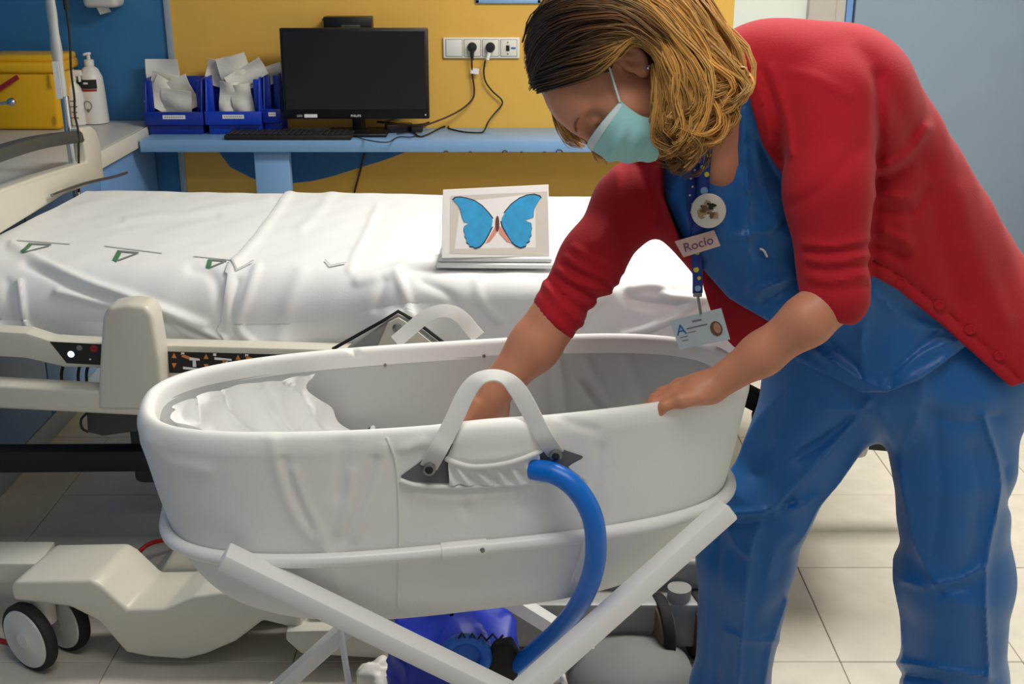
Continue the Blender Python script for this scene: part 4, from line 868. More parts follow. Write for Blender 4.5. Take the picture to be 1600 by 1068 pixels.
# ================================================================== AIR UNIT WITH THE BLUE HOSE
au = thing('air_unit', 'dark blue cloth covered air unit on the floor with a thick blue hose', 'air unit', (-0.08, 1.80, 0))
hp0 = onb(842, 732, 0.010)
hose = [hp0 + np.array([-0.012, 0.004, 0.003]), at(868, 740, hp0[1] - 0.014), at(900, 763, hp0[1] - 0.028), at(923, 800, hp0[1] - 0.036), at(931, 842, hp0[1] - 0.036), at(927, 890, hp0[1] - 0.022), at(908, 938, hp0[1] + 0.02), at(876, 980, hp0[1] + 0.09), at(838, 1015, hp0[1] + 0.17), at(800, 1045, hp0[1] + 0.24), at(775, 1060, hp0[1] + 0.28)]
m = MB(); m.tube(catmull(hose, 10), 0.0158, 20); obj('hose', m, 'hose_blue', au, angle=180)
bmn = np.array([at(612, 1068, 1.80)[0], 1.74, 0.0]); bmx = np.array([at(800, 1068, 1.80)[0], 1.93, 0.285])
n1 = 60
def bag_pt(th, h):
    c, s = math.cos(th), math.sin(th); e = 0.42
    x = np.sign(c) * abs(c) ** e; y = np.sign(s) * abs(s) ** e
    return np.array([(bmn[0] + bmx[0]) / 2 + x * (bmx[0] - bmn[0]) / 2, (bmn[1] + bmx[1]) / 2 + y * (bmx[1] - bmn[1]) / 2, h])
G = []
for th in np.linspace(0, 2 * math.pi, 90, endpoint=False):
    row = []
    for s in np.linspace(0, 1, 30):
        if s < 0.7: p = bag_pt(th, 0.004 + bmx[2] * s / 0.7)
        else: k = (s - 0.7) / 0.3; p = bag_pt(th, bmx[2]); c_ = np.array([(bmn[0] + bmx[0]) / 2, (bmn[1] + bmx[1]) / 2, bmx[2]]); p = c_ + (p - c_) * (1 - k * 0.97) + np.array([0, 0, 0.03 * math.sin(k * 1.5)])
        row.append(p)
    G.append(row)
G = np.array(G); nn = cnormals(G); c_ = np.array([(bmn[0] + bmx[0]) / 2, 1.83, 0.15]); nn *= np.sign(((G - c_) * nn).sum(2))[..., None]
G = G + (0.012 * vnoise(G.reshape(-1, 3), 5, 31) + 0.016 * (1 - np.abs(vnoise(G.reshape(-1, 3), 7, 32))) ** 2 - 0.006).reshape(G.shape[:2])[..., None] * nn
G[..., 2] = np.maximum(G[..., 2], 0.004)
m = MB(); m.grid(G, closed_u=True); obj('cover', m, 'bag_blue', au, angle=180)
cc = at(728, 1022, 1.735)
m = MB(); ring = [cc + np.array([0.036 * math.cos(a), -0.006 + 0.012 * math.sin(a), 0.028 * math.sin(a)]) for a in np.linspace(0, 2 * math.pi, 28, endpoint=False)]; m.tube(ring, 0.011, 12, closed=True); m.lathe([(0.03, 0), (0.03, 0.01)], cc + np.array([0, 0.01, 0]), (0, -1, 0.3), 24); obj('coupler', m, 'coupler_blue', au, label='lighter blue ring shaped coupler')
m = MB(); m.prism([at(x, y, 1.728) for x, y in ((772, 1012), (800, 1006), (818, 1040), (800, 1075), (760, 1070), (755, 1040))], (0, 0.03, 0), 0.006); obj('vent_panel', m, 'black_matte', au)
zig = [(714, 1000), (722, 988), (730, 1000), (738, 989), (745, 1000), (752, 990), (760, 1000), (770, 990), (778, 1000), (786, 992)]
m = MB(); m.tube([at(x, y, 1.735) for x, y in zig], 0.0024, 6); obj('cord_zigzag', m, 'cable_black', au)
# crumpled plastic bag on the floor, and the rounded grey foot plate
G = []
pc_ = atz(592, 1062, 0.02)
for th in np.linspace(0, 2 * math.pi, 40, endpoint=False):
    G.append([pc_ + np.array([0.045 * math.cos(th) * math.sin(p), 0.04 * math.sin(th) * math.sin(p), -0.018 + 0.03 * (1 - math.cos(p))]) for p in np.linspace(0.05, math.pi - 0.05, 20)])
G = np.array(G); nn = (G - pc_) / np.linalg.norm(G - pc_, axis=2)[..., None]; G = G + (0.009 * vnoise(G.reshape(-1, 3), 14, 41) + 0.005 * vnoise(G.reshape(-1, 3), 30, 42)).reshape(G.shape[:2])[..., None] * nn; G[..., 2] = np.maximum(G[..., 2], 0.002)
m = MB(); m.grid(G, closed_u=True); m.add(G[:, 0], [tuple(range(40))]); m.add(G[:, -1], [tuple(range(40))]); tag(obj('plastic_bag', m, 'packet', angle=180), 'small crumpled white plastic bag on the floor beside the air unit', 'bag')
pb = atz(985, 1068, 0.0)
m = MB(); m.lathe([(0.135, 0.0), (0.137, 0.02), (0.125, 0.05), (0.09, 0.075), (0.03, 0.088), (0.022, 0.09)], (pb[0], pb[1], 0), (0, 0, 1), 48); tag(obj('round_base', m, 'plate_grey'), 'rounded grey foot plate on the floor behind the stand leg', 'base')
# ================================================================== THE PERSON
f32 = np.float32
def cone(p, a, b, ra, rb):
    a = np.asarray(a, f32); b = np.asarray(b, f32); ab = b - a; q = p - a
    t = np.clip((q @ ab) / (ab @ ab), 0, 1); d = q - t[:, None] * ab
    return np.sqrt((d * d).sum(1)) - (ra + (rb - ra) * t)
def sph(p, c, r): return np.sqrt(((p - np.asarray(c, f32)) ** 2).sum(1)) - r
def ell(p, c, r):
    r = np.asarray(r, f32); q = (p - np.asarray(c, f32)); k0 = np.sqrt(((q / r) ** 2).sum(1)); k1 = np.sqrt(((q / (r * r)) ** 2).sum(1))
    return k0 * (k0 - 1) / (k1 + 1e-6)
def smin(a, b, k):
    h = np.maximum(k - np.abs(a - b), 0) / k; return np.minimum(a, b) - h * h * k * 0.25
def smax(a, b, k): return -smin(-a, -b, k)
def chain(p, pts, rs, k=0.02):
    d = None
    for i in range(len(pts) - 1):
        e = cone(p, pts[i], pts[i + 1], rs[i], rs[i + 1]); d = e if d is None else smin(d, e, k)
    return d
def poly2(q, poly):
    """signed distance (negative inside) to a 2-D polygon"""
    poly = np.asarray(poly, float); d = seg_dist(q, np.vstack([poly, poly[:1]])); ins = np.zeros(len(q), bool)
    n = len(poly)
    for i in range(n):
        a = poly[i]; b = poly[(i + 1) % n]
        c = ((a[1] > q[:, 1]) != (b[1] > q[:, 1])); 
        with np.errstate(divide='ignore', invalid='ignore'):
            xx = (b[0] - a[0]) * (q[:, 1] - a[1]) / (b[1] - a[1]) + a[0]
        ins ^= c & (q[:, 0] < xx)
    return np.where(ins, -d, d)
def sdf_mesh(fn, lo, hi, vox, slack=0.006):
    lo = np.asarray(lo, float); hi = np.asarray(hi, float); B = 8
    nb = np.ceil((hi - lo) / (vox * B)).astype(int); N = nb * B + 1
    ci = np.stack(np.meshgrid(*[np.arange(n) for n in nb], indexing='ij'), -1).reshape(-1, 3)
    cen = (lo + (ci + 0.5) * B * vox).astype(f32)
    dc = np.concatenate([fn(c) for c in np.array_split(cen, max(1, len(cen) // 200000))])
    A = np.full(tuple(N), 1.0, f32)
    act = np.abs(dc) < B * vox * 0.87 * 1.25 + slack
    inside = ci[(dc < 0) & ~act]
    r = np.arange(B + 1)
    for c in inside: A[c[0] * B:c[0] * B + B + 1, c[1] * B:c[1] * B + B + 1, c[2] * B:c[2] * B + B + 1] = -1.0
    ac = ci[act]
    loc = np.stack(np.meshgrid(r, r, r, indexing='ij'), -1).reshape(-1, 3)
    for part in np.array_split(ac, max(1, len(ac) // 600)):
        idx = (part[:, None] * B + loc[None]).reshape(-1, 3)
        A[idx[:, 0], idx[:, 1], idx[:, 2]] = fn((lo + idx * vox).astype(f32))
    # surface nets
    S = A < 0
    def corner(M, d): return M[d[0]:M.shape[0] - 1 + d[0], d[1]:M.shape[1] - 1 + d[1], d[2]:M.shape[2] - 1 + d[2]]
    D8 = [(i, j, k) for i in (0, 1) for j in (0, 1) for k in (0, 1)]
    cnt = sum(corner(S, d).astype(np.int8) for d in D8)
    cells = np.argwhere((cnt > 0) & (cnt < 8))
    cid = np.full(cnt.shape, -1, np.int32); cid[tuple(cells.T)] = np.arange(len(cells))
    acc = np.zeros((len(cells), 3)); num = np.zeros(len(cells))
    for a in D8:
        for ax in range(3):
            if a[ax]: continue
            b = list(a); b[ax] = 1
            va = A[tuple((cells + a).T)]; vb = A[tuple((cells + b).T)]; cr = (va < 0) != (vb < 0)
            t = np.where(cr, va / np.where(cr, va - vb, 1), 0); pt = cells + np.array(a, float)[None]; pt = pt.astype(float); pt[:, ax] += t
            acc += pt * cr[:, None]; num += cr
    V = lo + acc / num[:, None] * vox
    F = []
    for ax in range(3):
        o1, o2 = [(1, 2), (2, 0), (0, 1)][ax]
        sl0 = [slice(None)] * 3; sl1 = [slice(None)] * 3; sl0[ax] = slice(0, -1); sl1[ax] = slice(1, None)
        ch = S[tuple(sl0)] != S[tuple(sl1)]; e = np.argwhere(ch)
        ok = (e[:, o1] > 0) & (e[:, o2] > 0) & (e[:, o1] < N[o1] - 1) & (e[:, o2] < N[o2] - 1); e = e[ok]
        sg = S[tuple(sl0)][tuple(e.T)]
        d1 = np.zeros(3, int); d1[o1] = 1; d2 = np.zeros(3, int); d2[o2] = 1
        q = [cid[tuple((e + k).T)] for k in (-d1 - d2, -d2, 0 * d1, -d1)]
        q = np.stack(q, 1); q = np.where(sg[:, None], q, q[:, ::-1]); F.append(q)
    return V, np.concatenate(F)
def relax(V, F, it=2, lam=0.5):
    for _ in range(it):
        acc = np.zeros_like(V); n = np.zeros(len(V))
        for k in range(4):
            np.add.at(acc, F[:, k], V[F[:, (k + 1) % 4]]); np.add.at(acc, F[:, k], V[F[:, (k + 3) % 4]]); np.add.at(n, F[:, k], 2)
        V = V + lam * (acc / np.maximum(n, 1)[:, None] - V)
    return V
def sdf_part(name, fn, lo, hi, vox, material, parent, it=1, label=None, slack=0.006):
    V, F = sdf_mesh(fn, lo, hi, vox, slack); V = relax(V, F, it)
    mb = MB(); mb.v = [V]; mb.f = F.tolist(); mb.mi = [0] * len(F); mb.n = len(V)
    return obj(name, mb, material, parent, angle=180, label=label), V

mat('skin', srgb(204, 136, 104), 0.5, sss=0.12, vary=0.05, vscale=30, bump=0.06, scale=220)
mat('cardigan_red', srgb(176, 5, 30), 0.9, bump=0.15, scale=420, sheen=0.05)
mat('scrub_blue', srgb(18, 100, 172), 0.44, bump=0.05, scale=300, sheen=0.1)
mat('mask_blue', srgb(158, 214, 214), 0.7, bump=0.08, scale=300)
mat('mask_trim', srgb(214, 228, 226), 0.7)
mat('hair', (0.3, 0.2, 0.1, 1), 0.36, vcol='tint', spec=0.4)
mat('lash', srgb(40, 20, 16), 0.6)
mat('brow', srgb(130, 80, 58), 0.7)
mat('lanyard_blue', srgb(24, 54, 140), 0.6)
mat('lanyard_yellow', srgb(214, 206, 40), 0.6)
mat('card_pale', srgb(196, 214, 222), 0.35)
mat('badge_pink', srgb(226, 196, 186), 0.6)
mat('ink', srgb(110, 70, 110), 0.7)
mat('badge_white', srgb(232, 226, 210), 0.35)
mat('badge_brown', srgb(110, 84, 60), 0.5)
mat('badge_tan', srgb(176, 150, 112), 0.5)
mat('shoe_white', srgb(225, 225, 222), 0.5)
mat('tan_photo', srgb(190, 140, 116), 0.6)

per = thing('person', 'person with wavy blonde hair, face mask, red cardigan and blue scrubs bending over the basket', 'person', (0.72, 1.95, 0))
# ---- volumes shared by body and clothes
def v_torso(p):
    d = cone(p, at(1310, 165, 1.84), at(1478, 470, 2.00), 0.100, 0.130)
    d = smin(d, cone(p, at(1165, 235, 1.86), at(1390, 500, 1.97), 0.105, 0.135), 0.09)
    d = smin(d, cone(p, at(1190, 142, 1.81), at(1312, 162, 1.77), 0.070, 0.078), 0.07)
    d = smin(d, cone(p, at(1060, 290, 1.86), at(1195, 150, 1.82), 0.062, 0.08), 0.06)
    d = smin(d, cone(p, at(1110, 330, 1.79), at(1215, 450, 1.80), 0.062, 0.075), 0.06)
    return d
def v_pelvis(p): return cone(p, at(1390, 560, 1.96), at(1488, 565, 1.96), 0.150, 0.148)
RLEG = [(1310, 575, 1.97, .125), (1245, 700, 1.95, .090), (1195, 790, 1.93, .084), (1166, 870, 1.94, .090), (1140, 1068, 1.96, .074), (1136, 1100, 1.97, .072)]
LLEG = [(1480, 600, 1.93, .130), (1487, 730, 1.91, .096), (1486, 800, 1.91, .090), (1490, 900, 1.92, .097), (1490, 1060, 1.94, .100), (1490, 1110, 1.95, .100)]
def leg_v(p, L, ins=0.0):
    pts = [at(*l[:3]) for l in L]; rs = [l[3] - ins for l in L]; return chain(p, pts, rs, 0.03)
def v_arm_l(p, g=0.0): return chain(p, [at(1300, 172, 1.72), at(1297, 300, 1.65), at(1306, 462, 1.60)], [0.076 + g, 0.063 + g, 0.050 + g], 0.03)
def v_arm_r(p, g=0.0): return chain(p, [at(1020, 285, 1.87), at(985, 320, 1.84), at(925, 405, 1.78), at(862, 502, 1.725)], [0.062 + g, 0.056 + g, 0.047 + g, 0.042 + g], 0.03)
# ---- head frame
HS = 1.0
cr_, cu_, cv_ = _R, _U, _V
Fv = -0.379 * cr_ - 0.925 * cu_ - 0.0 * cv_; Fv /= np.linalg.norm(Fv)
Uv = -0.925 * cr_ + 0.379 * cu_; Uv = Uv - Fv * (Uv @ Fv); Uv /= np.linalg.norm(Uv)
Lv = np.cross(Uv, Fv)
EAR = at(990, 95, 1.60)
HO = EAR - Lv * 0.074 * HS
HM = np.stack([Fv, Uv, Lv])           # rows: local axes
def hl(f, u, l): return HO + HS * (Fv * f + Uv * u + Lv * l)
def v_head(p):
    q = ((p - HO) @ HM.T / HS).astype(f32); qa = q.copy(); qa[:, 2] = np.abs(qa[:, 2])
    d = ell(q, (-.004, .050, 0), (.094, .076, .072))
    d = smin(d, ell(q, (.050, .035, 0), (.052, .060, .058)), .03)
    d = smin(d, ell(q, (.040, -.025, 0), (.056, .075, .058)), .03)
    d = smin(d, cone(q, (.015, -.050, 0), (.068, -.085, 0), .050, .022), .03)
    d = smin(d, cone(qa, (.060, -.015, .042), (.070, -.012, .034), .018, .020), .03)      # cheek
    d = smin(d, cone(qa, (.092, .036, 0), (.078, .036, .040), .012, .010), .015)          # brow
    d = smax(d, -cone(qa, (.104, .020, .026), (.092, .016, .044), .013, .012), .016)      # socket
    d = smin(d, sph(qa, (.0825, .0165, .031), .0135), .005)                                # closed lid
    d = smax(d, -cone(qa, (.0985, .0085, .020), (.0925, .0085, .042), .0022, .0018), .004)  # lash fold
    d = smin(d, chain(q, [(.094, .026, 0), (.106, .004, 0), (.108, -.018, 0)], [.0085, .0090, .0115], .01), .014)
    d = smin(d, cone(qa, (.098, -.022, .006), (.094, -.022, .013), .008, .006), .008)
    d = smin(d, cone(qa, (.096, -.050, 0), (.086, -.052, .020), .009, .005), .008)
    # ear
    e = qa - np.array([-.002, .002, .070], f32); ca, sa = math.cos(0.25), math.sin(0.25)
    e = np.stack([e[:, 0] * ca + e[:, 1] * sa, -e[:, 0] * sa + e[:, 1] * ca, e[:, 2] + 0.35 * e[:, 0]], 1)
    a = ell(e, (0, .004, 0.006), (.0175, .0285, .0085)); a = smin(a, sph(e, (.004, -.022, .004), .0085), .008)
    a = smax(a, -ell(e, (.002, .003, .0150), (.0105, .0175, .0085)), .004)
    a = smin(a, cone(e, (.006, .012, .009), (-.004, -.004, .008), .003, .003), .004)
    a = smin(a, cone(e, (.0125, -.004, .008), (.012, .002, .008), .004, .003), .004)
    d = smin(d, a, .005)
    return d * HS
# ---- hands
def finger(p, pts, rs): return chain(p, pts, rs, 0.004)
hand_l = []
wl = at(1112, 604, 1.612)
fd = np.array([-0.985, 0.02, -0.17]); fd /= np.linalg.norm(fd); sd = np.array([0.12, 0.99, 0.0])
sd -= fd * (sd @ fd); sd /= np.linalg.norm(sd); ud = np.cross(sd, fd); ud = ud * np.sign(ud[2])
kn_l = [wl + fd * (0.064 - 0.010 * abs(k - 1.2)) + sd * (-0.030 + 0.019 * k) + ud * (-0.002) for k in range(4)]
fl_l = [0.78, 0.93, 1.0, 0.93]
for k in range(4):
    s = fl_l[k]; b = kn_l[k]; p1 = b + (fd * 0.030 + ud * (-0.006)) * s; p2 = p1 + (fd * 0.016 + sd * 0.003 - ud * 0.017) * s; p3 = p2 + (fd * 0.004 + sd * 0.004 - ud * 0.019) * s
    hand_l.append(([b - fd * 0.03, b, p1, p2, p3], [.0095, .0098, .0084, .0078, .0066]))
th = wl + fd * 0.022 + sd * 0.028
hand_l.append(([th - fd * 0.006, th + fd * 0.022 + sd * 0.018 - ud * 0.008, th + fd * 0.046 + sd * 0.022 - ud * 0.020, th + fd * 0.062 + sd * 0.020 - ud * 0.032], [.0125, .0115, .0098, .0075]))
wr = at(772, 612, 1.695)
fr = np.array([-0.20, 0.02, -0.97]); fr /= np.linalg.norm(fr); sr = np.array([-0.75, -0.64, 0.15]); sr -= fr * (sr @ fr); sr /= np.linalg.norm(sr); ur = np.cross(fr, sr)
hand_r = []
fr2 = np.array([-0.75, 0.15, -0.64]); fr2 /= np.linalg.norm(fr2)
kn_r = [wr + fr * (0.062 - 0.006 * abs(k - 1.2)) + sr * (-0.028 + 0.0185 * k) for k in range(4)]
for k in range(4):
    s = [0.78, 0.93, 1.0, 0.93][k]; b = kn_r[k]; p1 = b + fr2 * 0.034 * s; p2 = p1 + (fr2 * 0.016 + np.array([-0.012, 0.002, 0.0])) * s; p3 = p2 + np.array([-0.022, 0.003, -0.003]) * s
    hand_r.append(([b - fr * 0.03, b, p1, p2, p3], [.0095, .0100, .0086, .0080, .0068]))
tr_ = wr + fr * 0.022 + sr * 0.030
hand_r.append(([tr_ - fr * 0.004, tr_ + fr * 0.024 + sr * 0.016, tr_ + fr * 0.042 + sr * 0.024 - np.array([0.012, 0, 0]), tr_ + fr * 0.054 + sr * 0.026 - np.array([0.03, 0, 0])], [.0125, .0115, .0098, .0076]))
def v_hands(p):
    d = None
    for H, kn, w, fdir, sdir in ((hand_l, kn_l, wl, fd, sd), (hand_r, kn_r, wr, fr, sr)):
        h = cone(p, w, w + fdir * 0.02, .024, .022)
        palm = smin(cone(p, w + fdir * 0.018 - sdir * 0.017, kn[0] - fdir * 0.004, .0150, .0125), cone(p, w + fdir * 0.018 + sdir * 0.017, kn[3] - fdir * 0.004, .0155, .0128), .02)
        palm = smin(palm, cone(p, w + fdir * 0.01, (kn[1] + kn[2]) / 2 - fdir * 0.006, .0165, .0135), .02)
        h = smin(h, palm, .015)
        for pts, rs in H: h = smin(h, chain(p, pts, rs, .005), .006)
        d = h if d is None else np.minimum(d, h)
    return d
top_hem = [(1000, 200), (1032, 245), (1036, 300), (1066, 372), (1098, 420), (1139, 466), (1206, 505), (1240, 562), (1300, 590), (1345, 613), (1385, 613), (1440, 592), (1500, 548), (1560, 500), (1640, 440), (1700, 300), (1300, -100), (1000, -100)]
def v_body(p):
    d = smax(v_torso(p) + 0.016, (poly2(proj(p), top_hem) * (1.9 / FPX) + 0.016).astype(f32), 0.01)
    d = smin(d, v_pelvis(p) + 0.02, 0.05)
    d = smin(d, smin(leg_v(p, [(x, y, Y, r * 0.72) for x, y, Y, r in RLEG[:5]]), leg_v(p, [(x, y, Y, r * 0.70) for x, y, Y, r in LLEG[:5]]), 0.01), 0.03)
    d = smin(d, v_arm_l(p, -0.014), 0.03); d = smin(d, v_arm_r(p, -0.012), 0.03)
    d = smin(d, chain(p, [at(1306, 462, 1.592), at(1262, 500, 1.585), at(1190, 553, 1.60), wl], [.034, .035, .030, .0235], .02), .02)
    d = smin(d, chain(p, [at(864, 500, 1.727), at(835, 540, 1.715), wr], [.040, .0385, .0275], .02), .02)
    neck = cone(p, hl(-.035, -.03, 0), at(1128, 215, 1.81), .054, .052)
    d = smin(d, smin(neck, v_head(p), .02), .03)
    d = smin(d, cone(p, at(1126, 268, 1.765), at(1132, 235, 1.79), .028, .034), .03)
    d = smin(d, v_hands(p), .008)
    for L, s in ((RLEG, -1), (LLEG, 1)):
        a = at(*L[4][:3]); a = np.array([a[0], a[1], 0.09]); d = smin(d, cone(p, a, a + np.array([-0.05 if s < 0 else -0.02, -0.10, -0.045]), .035, .03), .02)
    return d
body, BV = sdf_part('body', v_body, (-0.16, 1.44, 0.0), (1.06, 2.2, 1.46), 0.0034, 'skin', per, 1)
# ---- trousers
tr_lines = [([(1128, 803), (1194, 798), (1234, 766), (1319, 675), (1356, 628)], 7, 0.010), ([(1128, 820), (1194, 812), (1240, 782)], 7, -0.008), ([(1194, 800), (1170, 872), (1152, 1068)], 5, 0.008), ([(1128, 808), (1150, 850), (1172, 870)], 6, 0.007),
            ([(1125, 840), (1120, 940), (1122, 1068)], 12, -0.006), ([(1210, 800), (1255, 790), (1275, 775)], 8, 0.008), ([(1240, 830), (1215, 850), (1200, 900)], 12, 0.006), ([(1130, 985), (1170, 1000), (1215, 1000)], 6, 0.005), ([(1230, 940), (1205, 1010), (1195, 1068)], 6, 0.007),
            ([(1290, 640), (1330, 640), (1355, 645)], 10, 0.006), ([(1250, 710), (1310, 670), (1350, 640)], 8, -0.008), ([(1180, 740), (1230, 720), (1290, 690)], 12, -0.006),
            ([(1537, 650), (1564, 755), (1540, 888), (1545, 1060)], 5, 0.009), ([(1520, 700), (1535, 780), (1525, 860)], 14, -0.006), ([(1462, 912), (1500, 905), (1534, 888)], 6, 0.008), ([(1470, 925), (1510, 916)], 7, -0.007), ([(1403, 1034), (1470, 1045), (1545, 1056)], 5, 0.009), ([(1403, 1052), (1470, 1062)], 7, -0.008),
            ([(1375, 640), (1400, 720), (1420, 800)], 10, 0.005), ([(1460, 650), (1470, 760), (1460, 860)], 16, -0.005), ([(1406, 905), (1440, 915)], 6, 0.005), ([(1570, 730), (1575, 790)], 8, -0.006), ([(1440, 640), (1500, 660), (1560, 650)], 10, -0.005)]
def v_trousers(p):
    d = smin(smin(leg_v(p, RLEG), leg_v(p, LLEG), 0.012), v_pelvis(p), 0.03)
    px = proj(p); d = d - np.clip(1.35 * creases(px, tr_lines, True), -0.014, 0.018).astype(f32) - (0.0035 * vnoise(p, 3.0, 51) + 0.010 * (1 - np.abs(vnoise(p * np.array([1.0, 1.0, 0.30]) + 0.05 * vnoise(p, 1.5, 53)[:, None], 2.4, 54))) ** 3 - 0.003).astype(f32)
    d = np.maximum(d, 0.052 - p[:, 2])
    return np.maximum(d, (p[:, 2] - 0.93))
trs, TV = sdf_part('trousers', v_trousers, (0.1, 1.66, 0.03), (1.16, 2.26, 0.96), 0.0045, 'scrub_blue', per, 1, slack=0.02)
# ---- scrub top
AX = lambda px: 1.865 + (px[:, 0] - 1180) * 0.00048
neck_hole = [(1080, 120), (1170, 120), (1155, 180), (1149, 244), (1143, 279), (1117, 279), (1112, 236), (1085, 235), (1060, 200)]
tp_lines = [([(1159, 170), (1167, 270), (1171, 369)], 4, 0.007), ([(1178, 200), (1190, 280), (1215, 355)], 6, 0.006), ([(1212, 356), (1171, 369), (1173, 443), (1183, 453), (1249, 429)], 4, 0.007), ([(1195, 470), (1235, 445), (1255, 430)], 7, -0.008), ([(1140, 372), (1170, 368)], 4, 0.005), ([(1215, 360), (1240, 340), (1248, 330)], 5, -0.007), ([(1185, 400), (1230, 400)], 10, -0.005),
            ([(1078, 400), (1139, 461), (1206, 500)], 6, 0.007), ([(1065, 260), (1070, 330), (1090, 380)], 8, 0.004), ([(1180, 215), (1225, 290), (1245, 350)], 9, -0.007), ([(1195, 190), (1235, 300)], 6, 0.006),
            ([(1277, 548), (1330, 585), (1383, 610), (1430, 590), (1480, 560)], 6, 0.010), ([(1345, 520), (1352, 595)], 6, 0.006), ([(1300, 540), (1340, 575), (1350, 600)], 6, -0.007), ([(1380, 600), (1430, 560), (1470, 540), (1520, 525)], 6, 0.008), ([(1390, 590), (1440, 540), (1500, 500)], 9, -0.009), ([(1372, 460), (1420, 500), (1490, 520)], 7, 0.006), ([(1365, 450), (1350, 500), (1345, 540)], 8, 0.005)]
def v_top(p):
    px = proj(p)
    d = smin(v_torso(p), v_pelvis(p) - 0.014, 0.05)
    d = smin(d, smin(leg_v(p, RLEG[:2]) - 0.010, leg_v(p, LLEG[:2]) - 0.012, 0.06), 0.03)
    d = d - np.clip(creases(px, tp_lines, True), -0.014, 0.016).astype(f32) * (p[:, 1] < AX(px)) - (0.003 * vnoise(p, 3.5, 61) + 0.006 * (1 - np.abs(vnoise(p + 0.06 * vnoise(p, 2, 63)[:, None], 2.6, 64))) ** 4 - 0.002).astype(f32)
    s = (1.9 / FPX)
    d = smax(d, (poly2(px, top_hem) * s).astype(f32), 0.004)
    front = (p[:, 1] < AX(px) + 0.02)
    d = np.where(front, smax(d, (-poly2(px, neck_hole) * s).astype(f32), 0.004), d)
    return d
top, PV = sdf_part('scrub_top', v_top, (0.2, 1.60, 0.60), (1.14, 2.24, 1.44), 0.0048, 'scrub_blue', per, 1, slack=0.02)
# ---- cardigan
opening = [(1168, 120), (1172, 160), (1192, 228), (1232, 288), (1250, 350), (1258, 470), (1330, 440), (1366, 432), (1402, 452), (1468, 505), (1530, 560), (1578, 604), (1600, 640), (1700, 760), (1000, 800), (980, 640), (1100, 420), (1062, 372), (1034, 300), (1034, 236), (1070, 150)]
hemline = [(1578, 605), (1604, 596), (1700, 560), (1700, -200), (700, -200), (700, 700), (1250, 900)]
cd_lines = [([(1371, 120), (1374, 244), (1366, 372), (1364, 424)], 9, -0.009), ([(1376, 262), (1414, 246), (1450, 200)], 8, 0.008), ([(1376, 280), (1420, 262)], 7, -0.006), ([(1373, 325), (1425, 331), (1445, 300)], 8, -0.007), ([(1375, 305), (1420, 308)], 7, 0.007), ([(1367, 383), (1390, 388), (1416, 402)], 7, -0.008), ([(1380, 360), (1420, 380)], 7, 0.007),
            ([(1256, 380), (1300, 384), (1361, 372)], 4, 0.005), ([(1258, 392), (1300, 396), (1361, 385)], 4, -0.005), ([(1260, 404), (1300, 409), (1361, 399)], 4, 0.006), ([(1262, 417), (1300, 423), (1358, 413)], 4, -0.005), ([(1263, 432), (1300, 438), (1356, 428)], 4, 0.005), ([(1266, 448), (1306, 454), (1352, 446)], 4, -0.004),
            ([(1187, 110), (1212, 180), (1219, 250)], 7, -0.006), ([(1205, 105), (1228, 180), (1236, 240)], 6, 0.006), ([(1175, 100), (1195, 170), (1205, 230)], 5, 0.006), ([(1230, 110), (1270, 120), (1330, 150)], 8, 0.003), ([(1240, 320), (1290, 290), (1340, 230)], 9, -0.004), ([(1330, 60), (1400, 160), (1440, 260)], 14, -0.003),
            ([(1366, 408), (1402, 428), (1470, 480), (1534, 536), (1590, 590)], 3.5, -0.006), ([(1450, 260), (1470, 380), (1500, 470)], 18, -0.006), ([(1500, 300), (1530, 400), (1570, 500)], 16, 0.005), ([(1400, 300), (1420, 400)], 12, 0.004),
            ([(873, 420), (900, 440), (955, 458)], 5, 0.008), ([(868, 430), (900, 452), (945, 470)], 4, -0.007), ([(886, 403), (925, 425), (965, 442)], 5, 0.007), ([(882, 413), (915, 434)], 4, -0.006), ([(896, 386), (930, 405), (972, 425)], 4, 0.005), ([(850, 442), (880, 480), (915, 512)], 5, 0.006), ([(858, 440), (900, 478), (932, 490)], 4, -0.006), ([(1000, 260), (1030, 320), (1036, 340)], 8, -0.006), ([(965, 270), (960, 330), (930, 380)], 9, 0.004), ([(842, 462), (868, 500), (896, 526)], 4, 0.003)]
flap = [(1088, 396), (1108, 404), (1150, 462), (1208, 512), (1216, 540), (1182, 548), (1150, 541), (1122, 512), (1104, 455)]
